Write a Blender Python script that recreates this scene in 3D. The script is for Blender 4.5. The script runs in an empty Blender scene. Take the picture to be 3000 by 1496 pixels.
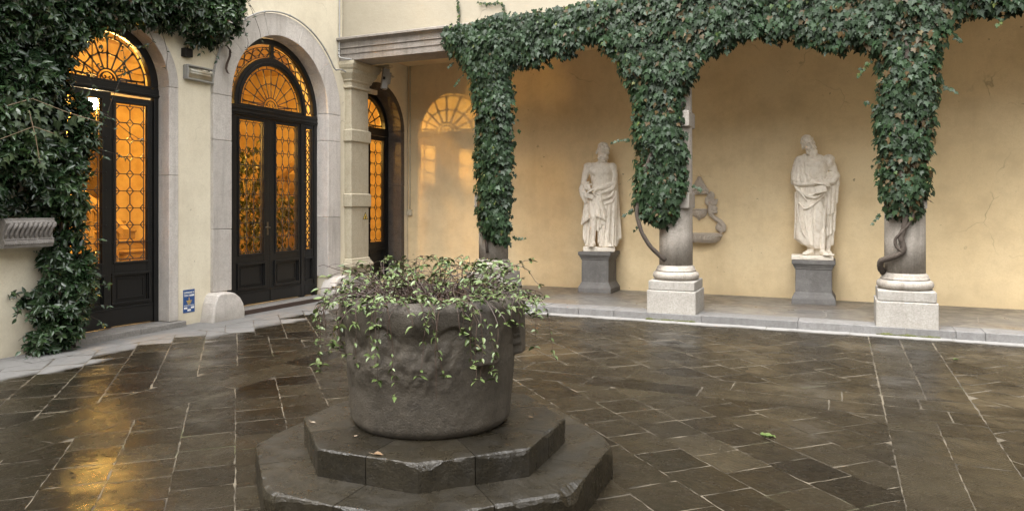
import bpy, bmesh, math, random
import numpy as np
from mathutils import Vector, Matrix, Euler
R=math.radians
scene=bpy.context.scene
COL=scene.collection
rng=random.Random(7)
nrg=np.random.default_rng(11)

# ---------------------------------------------------------------- camera
cam=bpy.data.cameras.new('camera'); cam.sensor_width=36; cam.lens=25.62; cam.shift_y=-0.0493
cam.clip_start=.05; cam.clip_end=200
camo=bpy.data.objects.new('camera',cam); COL.objects.link(camo)
camo.location=(0,0,1.5); camo.rotation_euler=(R(90),0,R(24.2)); scene.camera=camo

# ---------------------------------------------------------------- sky, sun, exposure
SUN_EL=64; SUN_AZ=193      # compass-like angle of the sun seen from the yard (deg, from +Y clockwise)
w=bpy.data.worlds.new('World'); scene.world=w; w.use_nodes=True
wn=w.node_tree.nodes; wl=w.node_tree.links
sky=wn.new('ShaderNodeTexSky'); sky.sky_type='NISHITA'; sky.sun_disc=False
sky.sun_elevation=R(SUN_EL); sky.sun_rotation=R(SUN_AZ); sky.air_density=1.0; sky.dust_density=4.0
hs=wn.new('ShaderNodeHueSaturation'); hs.inputs['Saturation'].default_value=.12
wl.new(sky.outputs[0],hs.inputs['Color']); wl.new(hs.outputs[0],wn['Background'].inputs[0])
wn['Background'].inputs[1].default_value=.15
sun=bpy.data.lights.new('sun','SUN'); sun.energy=.95; sun.angle=R(62); sun.color=(1,.965,.92)
suno=bpy.data.objects.new('sun',sun); COL.objects.link(suno)
_a=R(SUN_AZ); _e=R(SUN_EL)
_dir=Vector((math.sin(_a)*math.cos(_e), math.cos(_a)*math.cos(_e), math.sin(_e)))
suno.rotation_euler=(-_dir).to_track_quat('-Z','Y').to_euler(); suno.location=(0,-3,12)
scene.view_settings.view_transform='Standard'; scene.view_settings.look='None'
scene.view_settings.exposure=2.22; scene.view_settings.gamma=1
scene.view_settings.use_curve_mapping=False
scene.cycles.max_bounces=8; scene.cycles.transparent_max_bounces=12
scene.cycles.use_denoising=True; scene.cycles.adaptive_threshold=.006
scene.cycles.sample_clamp_indirect=6

# ---------------------------------------------------------------- helpers
def tag(o,label,cat,group=None,kind=None):
    if label: o['label']=label
    if cat: o['category']=cat
    if group: o['group']=group
    if kind: o['kind']=kind
    return o
def empty(name,loc,label,cat,group=None,rz=0):
    o=bpy.data.objects.new(name,None); COL.objects.link(o); o.location=loc; o.rotation_euler=(0,0,rz)
    o.empty_display_size=.1
    return tag(o,label,cat,group)
def copy_tree(o,parent=None):
    c=o.copy(); COL.objects.link(c)
    if parent is not None: c.parent=parent
    for ch in [x for x in bpy.data.objects if x.parent==o]: copy_tree(ch,c)
    return c

class MB:
    """collects shapes, builds ONE mesh object; a 'tone' point attribute carries per-piece variation"""
    def __init__(s): s.v=[]; s.f=[]; s.t=[]; s.m=[]; s.tone=.5; s.mi=0; s.sm=[]; s.smooth=False
    def add(s,vs,fs):
        b=len(s.v); s.v+= [tuple(p) for p in vs]; s.t+=[s.tone]*len(vs)
        for f in fs: s.f.append(tuple(i+b for i in f)); s.m.append(s.mi); s.sm.append(s.smooth)
    def box(s,x0,x1,y0,y1,z0,z1):
        s.add([(x0,y0,z0),(x1,y0,z0),(x1,y1,z0),(x0,y1,z0),(x0,y0,z1),(x1,y0,z1),(x1,y1,z1),(x0,y1,z1)],
              [(0,3,2,1),(4,5,6,7),(0,1,5,4),(1,2,6,5),(2,3,7,6),(3,0,4,7)])
    def obox(s,c,ax,ay,az):
        c=Vector(c);ax=Vector(ax);ay=Vector(ay);az=Vector(az)
        s.add([c-ax-ay-az,c+ax-ay-az,c+ax+ay-az,c-ax+ay-az,c-ax-ay+az,c+ax-ay+az,c+ax+ay+az,c-ax+ay+az],
              [(0,3,2,1),(4,5,6,7),(0,1,5,4),(1,2,6,5),(2,3,7,6),(3,0,4,7)])
    def tube(s,pts,rad,n=8,cap=True,flat=None):
        pts=[Vector(p) for p in pts]; k=len(pts)
        if not hasattr(rad,'__len__'): rad=[rad]*k
        T=[]
        for i in range(k):
            a=pts[max(i-1,0)]; b=pts[min(i+1,k-1)]; d=b-a
            T.append(d.normalized() if d.length>1e-9 else Vector((0,0,1)))
        up=Vector((0,0,1)) if abs(T[0].z)<.9 else Vector((1,0,0))
        u=T[0].cross(up).normalized(); vs=[]
        for i in range(k):
            u=(u-T[i]*u.dot(T[i])); u=u.normalized() if u.length>1e-6 else T[i].orthogonal().normalized()
            v=T[i].cross(u)
            for j in range(n):
                a=2*math.pi*j/n; vs.append(pts[i]+u*math.cos(a)*rad[i]+v*math.sin(a)*rad[i])
        fs=[(i*n+j,i*n+(j+1)%n,(i+1)*n+(j+1)%n,(i+1)*n+j) for i in range(k-1) for j in range(n)]
        if cap:
            fs.append(tuple(reversed(range(n)))); fs.append(tuple((k-1)*n+j for j in range(n)))
        s.add(vs,fs)
    def cap(s,p,q,r0,r1,n=10,rings=3):
        """tapered capsule"""
        p=Vector(p);q=Vector(q);d=(q-p); L=d.length; d=d/L if L>1e-9 else Vector((0,0,1))
        pts=[];rad=[]
        for i in range(rings): a=math.pi/2*(1-i/rings); pts.append(p-d*r0*math.sin(a)); rad.append(max(r0*math.cos(a),1e-4))
        pts.append(p);rad.append(r0);pts.append(q);rad.append(r1)
        for i in range(rings): a=math.pi/2*((i+1)/rings); pts.append(q+d*r1*math.sin(a)); rad.append(max(r1*math.cos(a),1e-4))
        s.tube(pts,rad,n)
    def chain(s,pts,rad,n=10):
        if not hasattr(rad,'__len__'): rad=[rad]*len(pts)
        for i in range(len(pts)-1): s.cap(pts[i],pts[i+1],rad[i],rad[i+1],n)
    def ell(s,c,r,rot=None,n=14,m=9):
        c=Vector(c); M=Euler(rot).to_matrix() if rot else Matrix.Identity(3)
        vs=[c+M@Vector((0,0,r[2]))]
        for i in range(1,m):
            a=math.pi*i/m
            for j in range(n):
                b=2*math.pi*j/n; vs.append(c+M@Vector((r[0]*math.sin(a)*math.cos(b),r[1]*math.sin(a)*math.sin(b),r[2]*math.cos(a))))
        vs.append(c+M@Vector((0,0,-r[2])))
        fs=[(0,1+j,1+(j+1)%n) for j in range(n)]
        for i in range(m-2):
            for j in range(n): a=1+i*n; fs.append((a+j,a+n+j,a+n+(j+1)%n,a+(j+1)%n))
        e=len(vs)-1; a=1+(m-2)*n
        fs+=[(a+(j+1)%n,a+j,e) for j in range(n)]
        s.add(vs,fs)
    def loft(s,rings,closed=True):
        n=len(rings[0]); vs=[p for r in rings for p in r]
        fs=[(i*n+j,i*n+(j+1)%n,(i+1)*n+(j+1)%n,(i+1)*n+j) for i in range(len(rings)-1) for j in range(n)]
        if closed: fs.append(tuple(reversed(range(n)))); fs.append(tuple((len(rings)-1)*n+j for j in range(n)))
        s.add(vs,fs)
    def lathe(s,c,prof,n=40):
        """prof: list of (r,z) bottom to top"""
        s.loft([[(c[0]+r*math.cos(2*math.pi*j/n),c[1]+r*math.sin(2*math.pi*j/n),c[2]+z) for j in range(n)] for r,z in prof])
    def sqlathe(s,c,prof,ex=None):
        """square rings (half-width, z)"""
        ey=1 if ex is None else ex
        s.loft([[(c[0]-h,c[1]-h*ey,c[2]+z),(c[0]+h,c[1]-h*ey,c[2]+z),(c[0]+h,c[1]+h*ey,c[2]+z),(c[0]-h,c[1]+h*ey,c[2]+z)] for h,z in prof])
    def build(s,name,mats,parent=None,bevel=0,smooth=None,seg=2,weld=False,normals=True,origin=None):
        me=bpy.data.meshes.new(name)
        org=parent_origin(parent) if parent else Vector((0,0,0))
        porg=org
        if origin is not None: org=Vector(origin)
        me.from_pydata([(p[0]-org.x,p[1]-org.y,p[2]-org.z) for p in s.v],[],s.f)
        at=me.attributes.new('tone','FLOAT','POINT'); at.data.foreach_set('value',s.t)
        if not isinstance(mats,(list,tuple)): mats=[mats]
        for m in mats: me.materials.append(m)
        me.polygons.foreach_set('material_index',s.m)
        me.polygons.foreach_set('use_smooth',[bool(smooth) if smooth is not None else b for b in s.sm])
        if normals or weld:
            bm=bmesh.new(); bm.from_mesh(me)
            if weld: bmesh.ops.remove_doubles(bm,verts=bm.verts,dist=1e-5)
            bmesh.ops.recalc_face_normals(bm,faces=bm.faces); bm.to_mesh(me); bm.free()
        o=bpy.data.objects.new(name,me); COL.objects.link(o)
        if parent: o.parent=parent
        if origin is not None: o.location=org-porg
        if bevel:
            b=o.modifiers.new('bevel','BEVEL'); b.width=bevel; b.segments=seg; b.limit_method='ANGLE'; b.angle_limit=R(40); b.harden_normals=False
        return o
def parent_origin(p):
    v=Vector((0,0,0))
    while p is not None: v+=Vector(p.location); p=p.parent
    return v
def arcpts(cy,cz,r,a0,a1,n):
    return [(cy+r*math.cos(a0+(a1-a0)*i/n),cz+r*math.sin(a0+(a1-a0)*i/n)) for i in range(n+1)]
def smoothstep(a,b,x):
    t=min(max((x-a)/(b-a),0),1); return t*t*(3-2*t)

# ---------------------------------------------------------------- materials
class N:
    def __init__(s,name):
        s.mat=bpy.data.materials.new(name); s.mat.use_nodes=True; s.t=s.mat.node_tree; s.n=s.t.nodes; s.l=s.t.links
        s.b=s.n['Principled BSDF']; s.out=s.n['Material Output']
        s.tc=s.n.new('ShaderNodeTexCoord'); s.co=s.tc.outputs['Object']
    def lk(s,a,b): s.l.new(a,b)
    def val(s,x,sock):
        if hasattr(x,'links') or hasattr(x,'is_linked'): s.l.new(x,sock)
        else: sock.default_value=x
    def noise(s,sc,det=5,rough=.55,vec=None,dist=0):
        n=s.n.new('ShaderNodeTexNoise'); n.inputs['Scale'].default_value=sc; n.inputs['Detail'].default_value=det
        n.inputs['Roughness'].default_value=rough; n.inputs['Distortion'].default_value=dist
        s.l.new(vec or s.co,n.inputs['Vector']); return n.outputs['Fac']
    def vor(s,sc,feat='F1',vec=None,out='Distance',rand=1):
        n=s.n.new('ShaderNodeTexVoronoi'); n.feature=feat; n.inputs['Scale'].default_value=sc; n.inputs['Randomness'].default_value=rand
        s.l.new(vec or s.co,n.inputs['Vector']); return n.outputs[out]
    def mapv(s,sc=(1,1,1),loc=(0,0,0),rot=(0,0,0),vec=None):
        n=s.n.new('ShaderNodeMapping'); n.inputs['Scale'].default_value=sc; n.inputs['Location'].default_value=loc; n.inputs['Rotation'].default_value=rot
        s.l.new(vec or s.co,n.inputs['Vector']); return n.outputs[0]
    def ramp(s,f,stops,interp='LINEAR'):
        n=s.n.new('ShaderNodeValToRGB'); n.color_ramp.interpolation=interp
        e=n.color_ramp.elements
        while len(e)<len(stops): e.new(.5)
        for i,(p,c) in enumerate(stops):
            e[i].position=p; e[i].color=(c,c,c,1) if not hasattr(c,'__len__') else (*c,1)
        s.l.new(f,n.inputs[0]); return n.outputs[0]
    def mix(s,f,a,b,mode='MIX'):
        n=s.n.new('ShaderNodeMix'); n.data_type='RGBA'; n.blend_type=mode
        s.val(f,n.inputs['Factor'])
        for x,k in ((a,6),(b,7)):
            if isinstance(x,tuple): n.inputs[k].default_value=(*x,1) if len(x)==3 else x
            else: s.l.new(x,n.inputs[k])
        return n.outputs[2]
    def math(s,op,a,b=0.0,c=None,clamp=False):
        n=s.n.new('ShaderNodeMath'); n.operation=op; n.use_clamp=clamp
        s.val(a,n.inputs[0]); s.val(b,n.inputs[1])
        if c is not None: s.val(c,n.inputs[2])
        return n.outputs[0]
    def attr(s,name='tone',out='Fac'):
        n=s.n.new('ShaderNodeAttribute'); n.attribute_name=name; return n.outputs[out]
    def wob(s,am,sc,vec=None):
        n=s.n.new('ShaderNodeTexNoise'); n.inputs['Scale'].default_value=sc; n.inputs['Detail'].default_value=3
        s.l.new(vec or s.co,n.inputs['Vector']); v=s.n.new('ShaderNodeVectorMath'); v.operation='MULTIPLY_ADD'
        s.l.new(n.outputs['Color'],v.inputs[0]); v.inputs[1].default_value=(am,am,am); s.l.new(vec or s.co,v.inputs[2]); return v.outputs[0]
    def xyz(s,vec=None):
        n=s.n.new('ShaderNodeSeparateXYZ'); s.l.new(vec or s.co,n.inputs[0]); return n.outputs
    def geo(s,out): 
        n=s.n.new('ShaderNodeNewGeometry'); return n.outputs[out]
    def bump(s,h,st=.3,dist=.01,prev=None):
        n=s.n.new('ShaderNodeBump'); n.inputs['Strength'].default_value=st; n.inputs['Distance'].default_value=dist
        s.l.new(h,n.inputs['Height'])
        if prev is not None: s.l.new(prev,n.inputs['Normal'])
        return n.outputs[0]
    def rand(s): return s.n.new('ShaderNodeObjectInfo').outputs['Random']
    def done(s,col=None,rough=None,nor=None,metal=None,spec=None,coat=None):
        if col is not None:
            if isinstance(col,tuple): s.b.inputs['Base Color'].default_value=(*col,1)
            else: s.l.new(col,s.b.inputs['Base Color'])
        if rough is not None: s.val(rough,s.b.inputs['Roughness'])
        if nor is not None: s.l.new(nor,s.b.inputs['Normal'])
        if metal is not None: s.val(metal,s.b.inputs['Metallic'])
        if spec is not None: s.val(spec,s.b.inputs['Specular IOR Level'])
        if coat is not None: s.val(coat,s.b.inputs['Coat Weight'])
        return s.mat
def world_pos(m): m.co=m.geo('Position'); return m

def plaster(name,base,dark,warm,stain=.35,lowdirt=0.0,cracks=True):
    m=world_pos(N(name))
    a=m.noise(.55,6,.6); b=m.noise(2.6,6,.65); c=m.noise(38,3,.6)
    col=m.mix(m.ramp(a,[(.35,0.),(.7,1.)]),base,warm)
    col=m.mix(m.math('MULTIPLY',m.ramp(b,[(.45,0.),(.75,1.)]),stain),col,dark)
    st=m.noise(1.0,6,.6,vec=m.mapv((3.2,3.2,.25)))      # rain streaks
    col=m.mix(m.math('MULTIPLY',m.ramp(st,[(.52,0.),(.78,1.)]),stain*.6),col,dark)
    col=m.mix(m.math('MULTIPLY',m.ramp(m.noise(55,3,.75),[(.38,0.),(.68,1.)]),.30),col,dark)
    col=m.mix(m.math('MULTIPLY',m.ramp(m.noise(17,4,.7),[(.5,0.),(.75,1.)]),.28),col,dark)
    z=m.xyz()[2]
    if lowdirt:
        lo=m.math('MULTIPLY',m.ramp(m.math('ADD',z,m.math('MULTIPLY',m.noise(3.5,5),.55)),[(.25,1.),(.75,0.)]),lowdirt)
        col=m.mix(lo,col,(dark[0]*.72,dark[1]*.72,dark[2]*.72))
    h=m.math('ADD',m.math('MULTIPLY',c,.25),m.math('MULTIPLY',m.noise(7,6,.6),.9))
    if cracks:
        v=m.vor(1.25,'DISTANCE_TO_EDGE',vec=m.wob(.5,2.2))
        ck=m.math('MULTIPLY',m.ramp(v,[(0.,1.),(.009,0.)]),m.ramp(m.noise(.9,3),[(.58,0.),(.66,1.)]))
        col=m.mix(m.math('MULTIPLY',ck,.55),col,(dark[0]*.5,dark[1]*.5,dark[2]*.5))
        # chipped flakes
        fl=m.math('MULTIPLY',m.ramp(m.noise(13,4,.6),[(.69,0.),(.705,1.)]),m.ramp(m.noise(1.1,2),[(.54,0.),(.62,1.)]))
        col=m.mix(m.math('MULTIPLY',fl,.6),col,(.16,.12,.085))
        h=m.math('SUBTRACT',h,m.math('ADD',m.math('MULTIPLY',ck,.5),m.math('MULTIPLY',fl,.6)))
    return m.done(col,.92,m.bump(h,.55,.012),spec=.2)
PL_LEFT=plaster('cream_plaster',(.76,.69,.535),(.54,.475,.355),(.79,.725,.57),.45,.55)
PL_REAR=plaster('ochre_plaster',(.78,.61,.36),(.60,.46,.27),(.81,.66,.42),.7,.5)
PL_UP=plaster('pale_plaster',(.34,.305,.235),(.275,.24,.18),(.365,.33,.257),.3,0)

def stone(name,c1,c2,c3,sc=3,pit=.5,rough=.85,tone=.35,bump=.6,streak=0.0,low=None,speck=0.0,world=True,wet=0.0):
    m=N(name)
    if world: world_pos(m)
    a=m.noise(sc,7,.62); b=m.noise(sc*5,6,.65)
    col=m.mix(m.ramp(a,[(.32,0.),(.68,1.)]),c1,c2)
    col=m.mix(m.ramp(b,[(.5,0.),(.78,.75)]),col,c3)
    if streak:
        st=m.noise(1.6,6,.65,vec=m.mapv((5,5,.45)))
        col=m.mix(m.math('MULTIPLY',m.ramp(st,[(.5,0.),(.75,1.)]),streak),col,(c3[0]*.45,c3[1]*.43,c3[2]*.4))
    if low:
        z=m.xyz()[2]; f=m.ramp(m.math('ADD',z,m.math('MULTIPLY',m.noise(6,5),low*.9)),[(low*.3,1.),(low*1.1,0.)])
        col=m.mix(m.math('MULTIPLY',f,.7),col,(c3[0]*.5,c3[1]*.5,c3[2]*.45))
    t=m.attr()
    tt=m.math('MULTIPLY_ADD',t,2*tone,1-tone)
    n=m.n.new('ShaderNodeVectorMath'); n.operation='SCALE'; m.lk(col,n.inputs[0]); m.lk(tt,n.inputs['Scale']); col=n.outputs[0]
    if speck:
        sp=m.ramp(m.noise(95,2,.7),[(.62,0.),(.7,1.)]); col=m.mix(m.math('MULTIPLY',sp,speck),col,(c3[0]*.35,c3[1]*.35,c3[2]*.35))
    if sc<4 or sc==5: col=m.mix(m.math('MULTIPLY',m.ramp(m.noise(48,3,.75),[(.40,0.),(.66,1.)]),.45),col,(c3[0]*.8,c3[1]*.8,c3[2]*.8))
    p=m.ramp(m.noise(sc*22,4,.7),[(.3,0.),(.55,1.)])
    h=m.math('ADD',m.math('MULTIPLY',p,pit),m.math('MULTIPLY',m.noise(sc*4,7,.65),1.2))
    rg=rough if not wet else m.ramp(m.noise(sc*1.7,5,.6),[(.35,max(rough-wet,.15)),(.65,rough)])
    return m.done(col,rg,m.bump(h,bump,.012),spec=.35 if not wet else .5)
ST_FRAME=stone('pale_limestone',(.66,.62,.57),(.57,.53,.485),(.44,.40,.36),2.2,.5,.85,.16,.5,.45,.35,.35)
ST_DARK=stone('dark_limestone',(.12,.105,.09),(.085,.072,.062),(.055,.045,.038),2.4,.5,.85,.2,.6,.5,None,.3)  # limestone in a much darker tone, for the corner arch
ST_PLINTH=stone('white_istrian_stone',(.37,.35,.32),(.31,.29,.26),(.225,.21,.18),5,.6,.88,.14,.4,.3,.16,.25)
ST_SHAFT=stone('grey_column_stone',(.375,.342,.30),(.29,.26,.225),(.20,.178,.15),3.1,.5,.8,.25,.35,.6,None,.35)
ST_BEAM=stone('beam_stone',(.30,.27,.24),(.24,.215,.185),(.17,.148,.126),2.4,.5,.85,.12,.5,.5,None,.2)
ST_STATUE=stone('statue_marble',(.84,.775,.67),(.77,.70,.595),(.50,.41,.295),4.2,.5,.75,.0,.35,.3,None,.12,world=False)
ST_PED=stone('grey_pedestal_stone',(.165,.158,.15),(.12,.115,.11),(.215,.205,.195),4,.4,.75,.15,.45,.5,None,.1)
ST_WELL=stone('wet_dark_stone',(.080,.067,.050),(.054,.045,.0335),(.026,.021,.0155),4.6,.9,.75,.22,.42,.5,None,.55,wet=.2)
ST_STEP=stone('wet_step_stone',(.027,.022,.0135),(.0165,.0135,.0085),(.009,.0075,.005),3.4,.5,.50,.3,.40,.0,None,.35,wet=.32)
ST_FOUNT=stone('weathered_carving_stone',(.56,.49,.41),(.48,.415,.345),(.34,.29,.235),8,.6,.85,.0,.5,.1,None,.3)
ST_PLANTER=stone('planter_stone',(.36,.335,.31),(.28,.258,.235),(.175,.158,.143),5,.5,.85,.1,.5,.35,None,.2)
ST_THRESH=stone('threshold_stone',(.28,.267,.25),(.22,.208,.19),(.145,.133,.12),3,.6,.75,.2,.6,0,None,.25)
ST_KERB=stone('grey_kerb_stone',(.20,.197,.194),(.16,.155,.15),(.118,.112,.106),3,.4,.6,.25,.35,.35,None,.15)
PL_PIL=stone('painted_pilaster',(.50,.45,.34),(.455,.405,.30),(.36,.31,.22),2.3,.4,.85,.1,.4,.25,.5,.06)

def simple(name,col,rough=.5,metal=0,bump=0,sc=20,var=.15):
    m=N(name); n=m.noise(sc,5,.6)
    c=m.mix(n,tuple(x*(1-var) for x in col),tuple(min(x*(1+var),1) for x in col))
    return m.done(c,rough,m.bump(n,bump,.01) if bump else None,metal)
def wood():
    m=world_pos(N('black_painted_wood')); g=m.noise(6,6,.6,vec=m.mapv((9,9,.9)))
    d=m.noise(11,6,.7); dust=m.ramp(d,[(.6,0.),(.8,.55)])
    col=m.mix(g,(.0065,.0065,.0065),(.011,.0108,.0105)); col=m.mix(m.math('MULTIPLY',dust,.3),col,(.04,.036,.03))
    return m.done(col,m.ramp(g,[(.3,.34),(.7,.5)]),m.bump(g,.25,.006),spec=.4)
WOOD=wood()
LEAD=simple('lead_came',(.085,.08,.075),.55,.6,var=.4)
IRON=simple('dark_iron',(.03,.028,.027),.55,.7,.2)
BRASS=simple('worn_bronze',(.16,.13,.09),.4,.8)
GREYP=simple('grey_metal_paint',(.33,.325,.31),.5,.2,.1)
CREAMP=simple('painted_conduit',(.52,.46,.34),.6,0,.1)
RUST=simple('rusty_steel',(.065,.043,.034),.7,.3,.3)
WHITEP=simple('white_print',(.78,.78,.76),.5)
BLUEP=simple('blue_enamel',(.022,.075,.23),.4)
YELP=simple('yellow_print',(.62,.42,.06),.5)
BLKP=simple('black_print',(.012,.012,.012),.5)
def glass(name,tint,refl=.08):
    m=N(name); n=m.noise(9,3,.5); n2=m.noise(55,2)
    tr=m.n.new('ShaderNodeBsdfTransparent'); m.lk(m.mix(m.ramp(m.noise(4.5,3,.6),[(.35,0.),(.65,1.)]),tuple(c*k for c,k in zip(tint,(.80,.72,.62))),tint),tr.inputs[0])
    gl=m.n.new('ShaderNodeBsdfGlossy'); gl.inputs['Roughness'].default_value=.06
    m.lk(m.bump(m.math('ADD',n,m.math('MULTIPLY',n2,.12)),.18,.02),gl.inputs['Normal'])
    lw=m.n.new('ShaderNodeLayerWeight'); lw.inputs[0].default_value=.18
    f=m.math('MULTIPLY_ADD',lw.outputs['Fresnel'],.75,refl*.3,clamp=True)
    mx=m.n.new('ShaderNodeMixShader'); m.lk(f,mx.inputs[0]); m.lk(tr.outputs[0],mx.inputs[1]); m.lk(gl.outputs[0],mx.inputs[2])
    m.lk(mx.outputs[0],m.out.inputs[0]); return m.mat
AMBER=glass('amber_glass',(.98,.75,.29))
CLEARG=glass('lamp_glass',(.93,.93,.9))
def emit(name,col,st):
    m=N(name); m.b.inputs['Base Color'].default_value=(*col,1); m.b.inputs['Emission Color'].default_value=(*col,1); m.b.inputs['Emission Strength'].default_value=st; return m.mat
BULB=emit('lit_bulb',(1,.76,.42),420)
# ================================================================ GROUND
WX=-7.47; ARC=9.80; SF=9.47; RW=11.80; FL=.09      # left wall, arcade axis, step front, rear wall, loggia floor
def clip(poly,x0,x1,y0,y1):
    for ax,lim,sg in ((0,x0,1),(0,x1,-1),(1,y0,1),(1,y1,-1)):
        out=[]
        for i in range(len(poly)):
            a=poly[i-1];b=poly[i]; da=(a[ax]-lim)*sg; db=(b[ax]-lim)*sg
            if (da>=0)!=(db>=0):
                t=da/(da-db); out.append((a[0]+(b[0]-a[0])*t,a[1]+(b[1]-a[1])*t))
            if db>=0: out.append(b)
        poly=out
        if len(poly)<3: return []
    return poly
def area(p): return abs(sum(p[i-1][0]*p[i][1]-p[i][0]*p[i-1][1] for i in range(len(p))))/2
SLABS=[]
def diag(x0,x1,y0,y1,side,off=(0,0),stagger=0.0,lo=.9,hi=1.1,rowd='p'):
    """45 degree grid of slabs clipped to a rectangle; rows run along (1,-1) or (1,1)"""
    s=math.sqrt(.5); d=12
    a=(s,-s) if rowd=='p' else (s,s); b=(s,s) if rowd=='p' else (-s,s)
    cx,cy=(x0+x1)/2+off[0],(y0+y1)/2+off[1]
    r=-int(d/side)*side
    while r<d:
        wd=side*rng.uniform(.97,1.03); t=-d+rng.uniform(0,1)*stagger*side*2
        while t<d:
            ln=side*rng.uniform(lo,hi)
            q=[(t,r),(t+ln,r),(t+ln,r+wd),(t,r+wd)]
            poly=clip([(cx+a[0]*u+b[0]*v,cy+a[1]*u+b[1]*v) for u,v in q],x0,x1,y0,y1)
            if poly and area(poly)>.004: SLABS.append((poly,0))
            t+=ln
        r+=wd
def strips(x0,x1,y0,y1,n,along,lo,hi,kind=0):
    for k in range(n):
        t=(y0 if along=='y' else x0)-rng.uniform(0,lo); end=y1 if along=='y' else x1
        while t<end:
            ln=rng.uniform(lo,hi)
            if along=='y':
                wd=(x1-x0)/n; p=clip([(x0+k*wd,t),(x0+(k+1)*wd,t),(x0+(k+1)*wd,t+ln),(x0+k*wd,t+ln)],x0,x1,y0,y1)
            else:
                wd=(y1-y0)/n; p=clip([(t,y0+k*wd),(t+ln,y0+k*wd),(t+ln,y0+(k+1)*wd),(t,y0+(k+1)*wd)],x0,x1,y0,y1)
            if p and area(p)>.004: SLABS.append((p,kind))
            t+=ln
strips(-5.13,-4.5,-1,6.44,2,'y',.55,.95)                  # the long bands of the paving frame
strips(-4.5,.30,5.82,6.44,2,'x',.7,1.1); strips(.30,.92,5.82,6.44,2,'x',.6,.9); strips(.92,7,5.82,6.44,2,'x',.7,1.1)
strips(.30,.92,6.44,9.27,2,'y',.35,.6); strips(.30,.92,-1,5.82,2,'y',.5,.9)
diag(-4.5,.30,-1,5.82,.318,(0.02,.09))
diag(.92,7,-1,5.82,.33,(.1,.0),.3,.9,1.4)
diag(-7.0,-5.13,-1,6.44,.335,(.05,.0),.5,.8,1.4)
diag(-7.0,.30,6.44,9.27,.335,(0,.1),.5,.85,1.35,'p')
diag(.92,7,6.44,9.27,.34,(0,.1),.5,.85,1.4)
strips(-7.47,-7.0,-1,9.27,1,'y',.7,1.15,1)                # pale border stones by the walls
strips(-7.47,7,9.27,9.47,1,'x',.75,1.1,1)
def paving():
    V=[];F=[];T=[];K=[]
    for poly,kind in SLABS:
        n=len(poly); ccw=sum(poly[i-1][0]*poly[i][1]-poly[i][0]*poly[i-1][1] for i in range(n))>0
        if not ccw: poly=poly[::-1]
        cx=sum(p[0] for p in poly)/n; cy=sum(p[1] for p in poly)/n
        if (cx+.1)**2*0+cy<1.2: continue
        g=rng.uniform(.0045,.0095) if kind==0 else .004
        # inset, each joint with its own width (the cross joints are wider)
        def off(i):
            p=Vector(poly[i]);q=Vector(poly[(i+1)%n]); d=q-p
            if d.length<1e-5: return None
            d.normalize(); nn=Vector((-d.y,d.x))
            gw=(.0032 if kind else rng.uniform(.002,.0048)*(1.5 if d.x*d.y>.2 else .85)*(1.8 if cy>5.85 or cx<-5.1 else 1.0))
            return (p+nn*gw,d)
        lines=[off(i) for i in range(n)]; lines=[l for l in lines if l]; n=len(lines); ins=[]
        if n<3: continue
        for i in range(n):
            (p,d),(q,e)=lines[i-1],lines[i]; den=d.x*e.y-d.y*e.x
            ins.append(q.copy() if abs(den)<.15 else p+d*(((q-p).x*e.y-(q-p).y*e.x)/den))
        pts=[]
        for i in range(n):
            a=ins[i];b=ins[(i+1)%n]; L=(b-a).length; m=max(1,int(L/.055))
            for j in range(m):
                q=a+(b-a)*(j/m); jit=.0028 if j else .004
                pts.append((q.x+rng.gauss(0,jit*.7),q.y+rng.gauss(0,jit)))
        z0=abs(rng.gauss(0,.0004)); tx=rng.gauss(0,.0045); ty=rng.gauss(0,.0045)
        base=len(V); tn=min(max(rng.gauss(.5,.22),0),1)
        m=len(pts)
        for (x,y) in pts: V.append((x,y,max(z0+tx*(x-cx)+ty*(y-cy),-.0001)))
        for (x,y) in pts: V.append((x+(cx-x)*-.012,y+(cy-y)*-.012,-.03))
        F.append(tuple(range(base,base+m)))
        for j in range(m): F.append((base+j,base+m+j,base+m+(j+1)%m,base+(j+1)%m))
        T+= [tn]*(2*m); K+=[float(kind)]*(2*m)
    me=bpy.data.meshes.new('paving'); me.from_pydata(V,[],F)
    for nm,d in (('tone',T),('kind',K)):
        a=me.attributes.new(nm,'FLOAT','POINT'); a.data.foreach_set('value',d)
    m=world_pos(N('wet_paving'))
    t=m.attr(); k=m.attr('kind')
    sh=m.n.new('ShaderNodeVectorMath'); sh.operation='MULTIPLY_ADD'
    cmb=m.n.new('ShaderNodeCombineXYZ'); m.lk(t,cmb.inputs[0]); m.lk(t,cmb.inputs[1]); m.lk(t,cmb.inputs[2])
    m.lk(cmb.outputs[0],sh.inputs[0]); sh.inputs[1].default_value=(37,53,0); m.lk(m.co,sh.inputs[2]); vs=sh.outputs[0]  # texture differs slab to slab
    a=m.noise(3.2,6,.6,vec=vs); b=m.noise(16,6,.65,vec=vs); gl=m.noise(.8,4,.6)
    wetc=m.mix(m.ramp(t,[(.0,0.),(1.,1.)]),(.003,.0022,.0012),(.034,.0275,.0165))
    wetc=m.mix(m.math('MULTIPLY',m.ramp(a,[(.4,0.),(.7,1.)]),.6),wetc,(.010,.0065,.003))
    wetc=m.mix(m.ramp(b,[(.52,0.),(.8,.6)]),wetc,(.003,.0025,.0018))
    wetc=m.mix(m.math('MULTIPLY',m.ramp(gl,[(.45,0.),(.62,1.)]),.5),wetc,(.011,.0095,.0075))
    wetc=m.mix(m.math('MULTIPLY',m.ramp(m.noise(52,3,.75,vec=vs),[(.46,0.),(.66,1.)]),.55),wetc,(.022,.018,.0125))
    wetc=m.mix(m.ramp(m.noise(120,2,.8,vec=vs),[(.665,0.),(.69,1.)]),wetc,(.16,.145,.12))
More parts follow.
